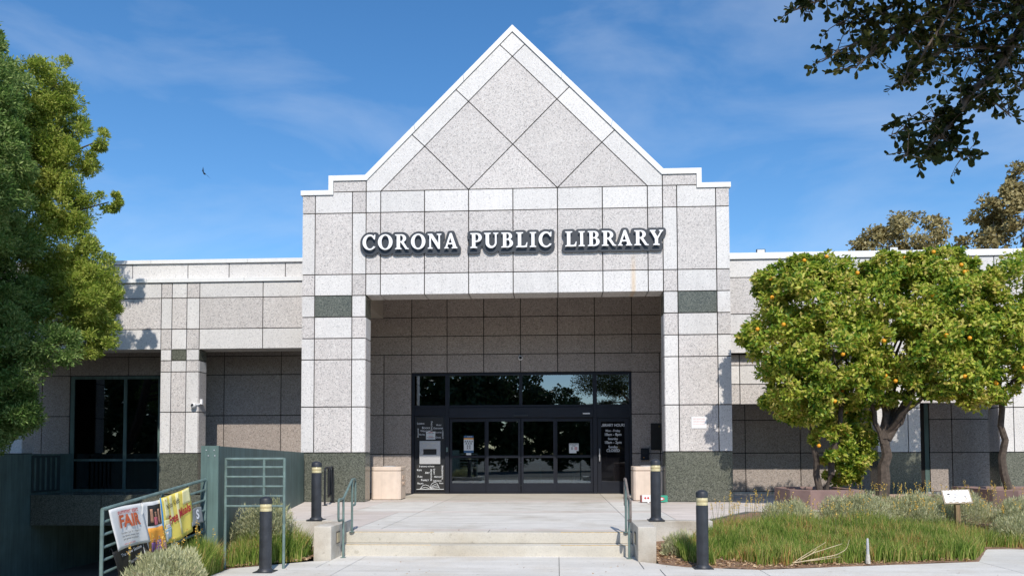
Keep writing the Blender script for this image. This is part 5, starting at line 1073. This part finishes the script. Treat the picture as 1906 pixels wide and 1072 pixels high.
# small plant sign, dead branch, riser pipe
t = empty('plant_sign', (8.40, -6.52, -.09), label='white plant information board on a short brown post among yellow flowers', cat='sign')
MB().box(-.04, .04, -.02, .06, 0, .47).build('post', WOOD, t, bevel=.004); MB().box(-.03, .03, .03, .07, .47, .56).build('bracket', BLACK, t)
bdm = Matrix.Translation((0, .02, .58)) @ Matrix.Rotation(R(28), 4, 'X') @ Matrix.Rotation(R(-2), 4, 'Y')
o = MB().box(-.25, .25, 0, .02, -.14, .14).build('board', plain('board_tan', (.34, .28, .20), .7), t); o.matrix_local = bdm @ Matrix.Rotation(R(-56), 4, 'X')
sh = MB(); n_ = 28; top = [(-.225+.45*i/n_, .118+.006*math.sin(i*1.7)) for i in range(n_+1)]; bot = [(.225-.45*i/n_, -.112+.012*math.sin(i*.9)) for i in range(n_+1)]
sh.prism(bot[::-1]+top[::-1], -.006, -.001); s_o = sh.build('sheet', plain('faded_sheet', (.82, .82, .84), .4, amt=.02), o)
bl = MB()
for x, z, a, b in ((-.14, .05, .03, .02), (-.13, .01, .035, .006), (-.02, .05, .06, .006), (0, .025, .05, .005), (-.03, -.02, .02, .008), (.14, 0, .01, .03), (.07, -.06, .014, .008), (-.09, -.07, .03, .005), (.04, .0, .03, .004)): bl.prism([(x-a, z), (x-a*.2, z-b), (x+a, z-b*.3), (x+a*.6, z+b*.8), (x-a*.5, z+b*.5)], -.0085, -.0065)
bl.build('drawing', PRINTK, s_o)
t = empty('dead_branch', (4.55, -9.72, -.30), label='dry pale branch lying on the front of the right grass', cat='branch'); m = MB()
for pts in ([(0, 0, 0), (.3, -.02, .06), (.62, 0, .12), (.78, .02, .20), (.82, .02, .34)], [(0, 0, 0), (.22, .02, .14), (.48, .02, .30)], [(.1, .01, .04), (.3, .05, .14), (.66, .03, .26), (.72, .03, .28)], [(.0, 0, .01), (.4, .03, .05), (.7, .06, .09)], [(.62, 0, .12), (.68, -.03, .16)], [(.3, .05, .14), (.36, .04, .20)]): m.tube(bend(pts, .06), .007, 5, .003)
m.build('twig', TWIG, t)
t = empty('riser_pipe', (5.70, -9.50, -.33), label='small grey sprinkler riser standing in the front of the grass', cat='sprinkler'); MB().lathe([(.022, 0), (.02, .30), (.016, .31), (.016, .36), (.008, .37)], n=12).build('pipe', plain('pipe_grey', (.42, .42, .44), .6), t, smooth=True); MB().lathe([(.036, 0), (.034, .05), (.028, .12), (.024, .14)], n=10).build('base', plain('pale_stone', (.5, .47, .42), .9, amt=.3, scale=30), t)
# a bird over the left wing
t = empty('bird', (-12.9, 10, 12.5), label='small dark bird gliding in the sky above the left wing', cat='bird'); m = MB()
m.sphere((0, 0, 0), .07, 8, 6); m.v = [(x*.7, y*2.2, z*.7) for x, y, z in m.v]
for s_, tip in ((1, (.36, .05, -.30)), (-1, (-.10, .05, .42))):
    e = Vector((.12*s_ if s_ > 0 else -.08, 0, -.08*s_ if s_ > 0 else .10)); tp = Vector(tip)
    m.add([(0, -.10, 0), (0, .12, 0), (e.x, .13, e.z), (e.x, -.12, e.z), (tp.x, tp.y, tp.z), (0, -.10, .015), (0, .12, .015), (e.x, .13, e.z+.015), (e.x, -.12, e.z+.015)], [(0, 1, 2, 3), (3, 2, 4), (8, 7, 6, 5), (4, 7, 8)])
m.build('body', BLACK, t); t.scale = (.72, .72, .72)
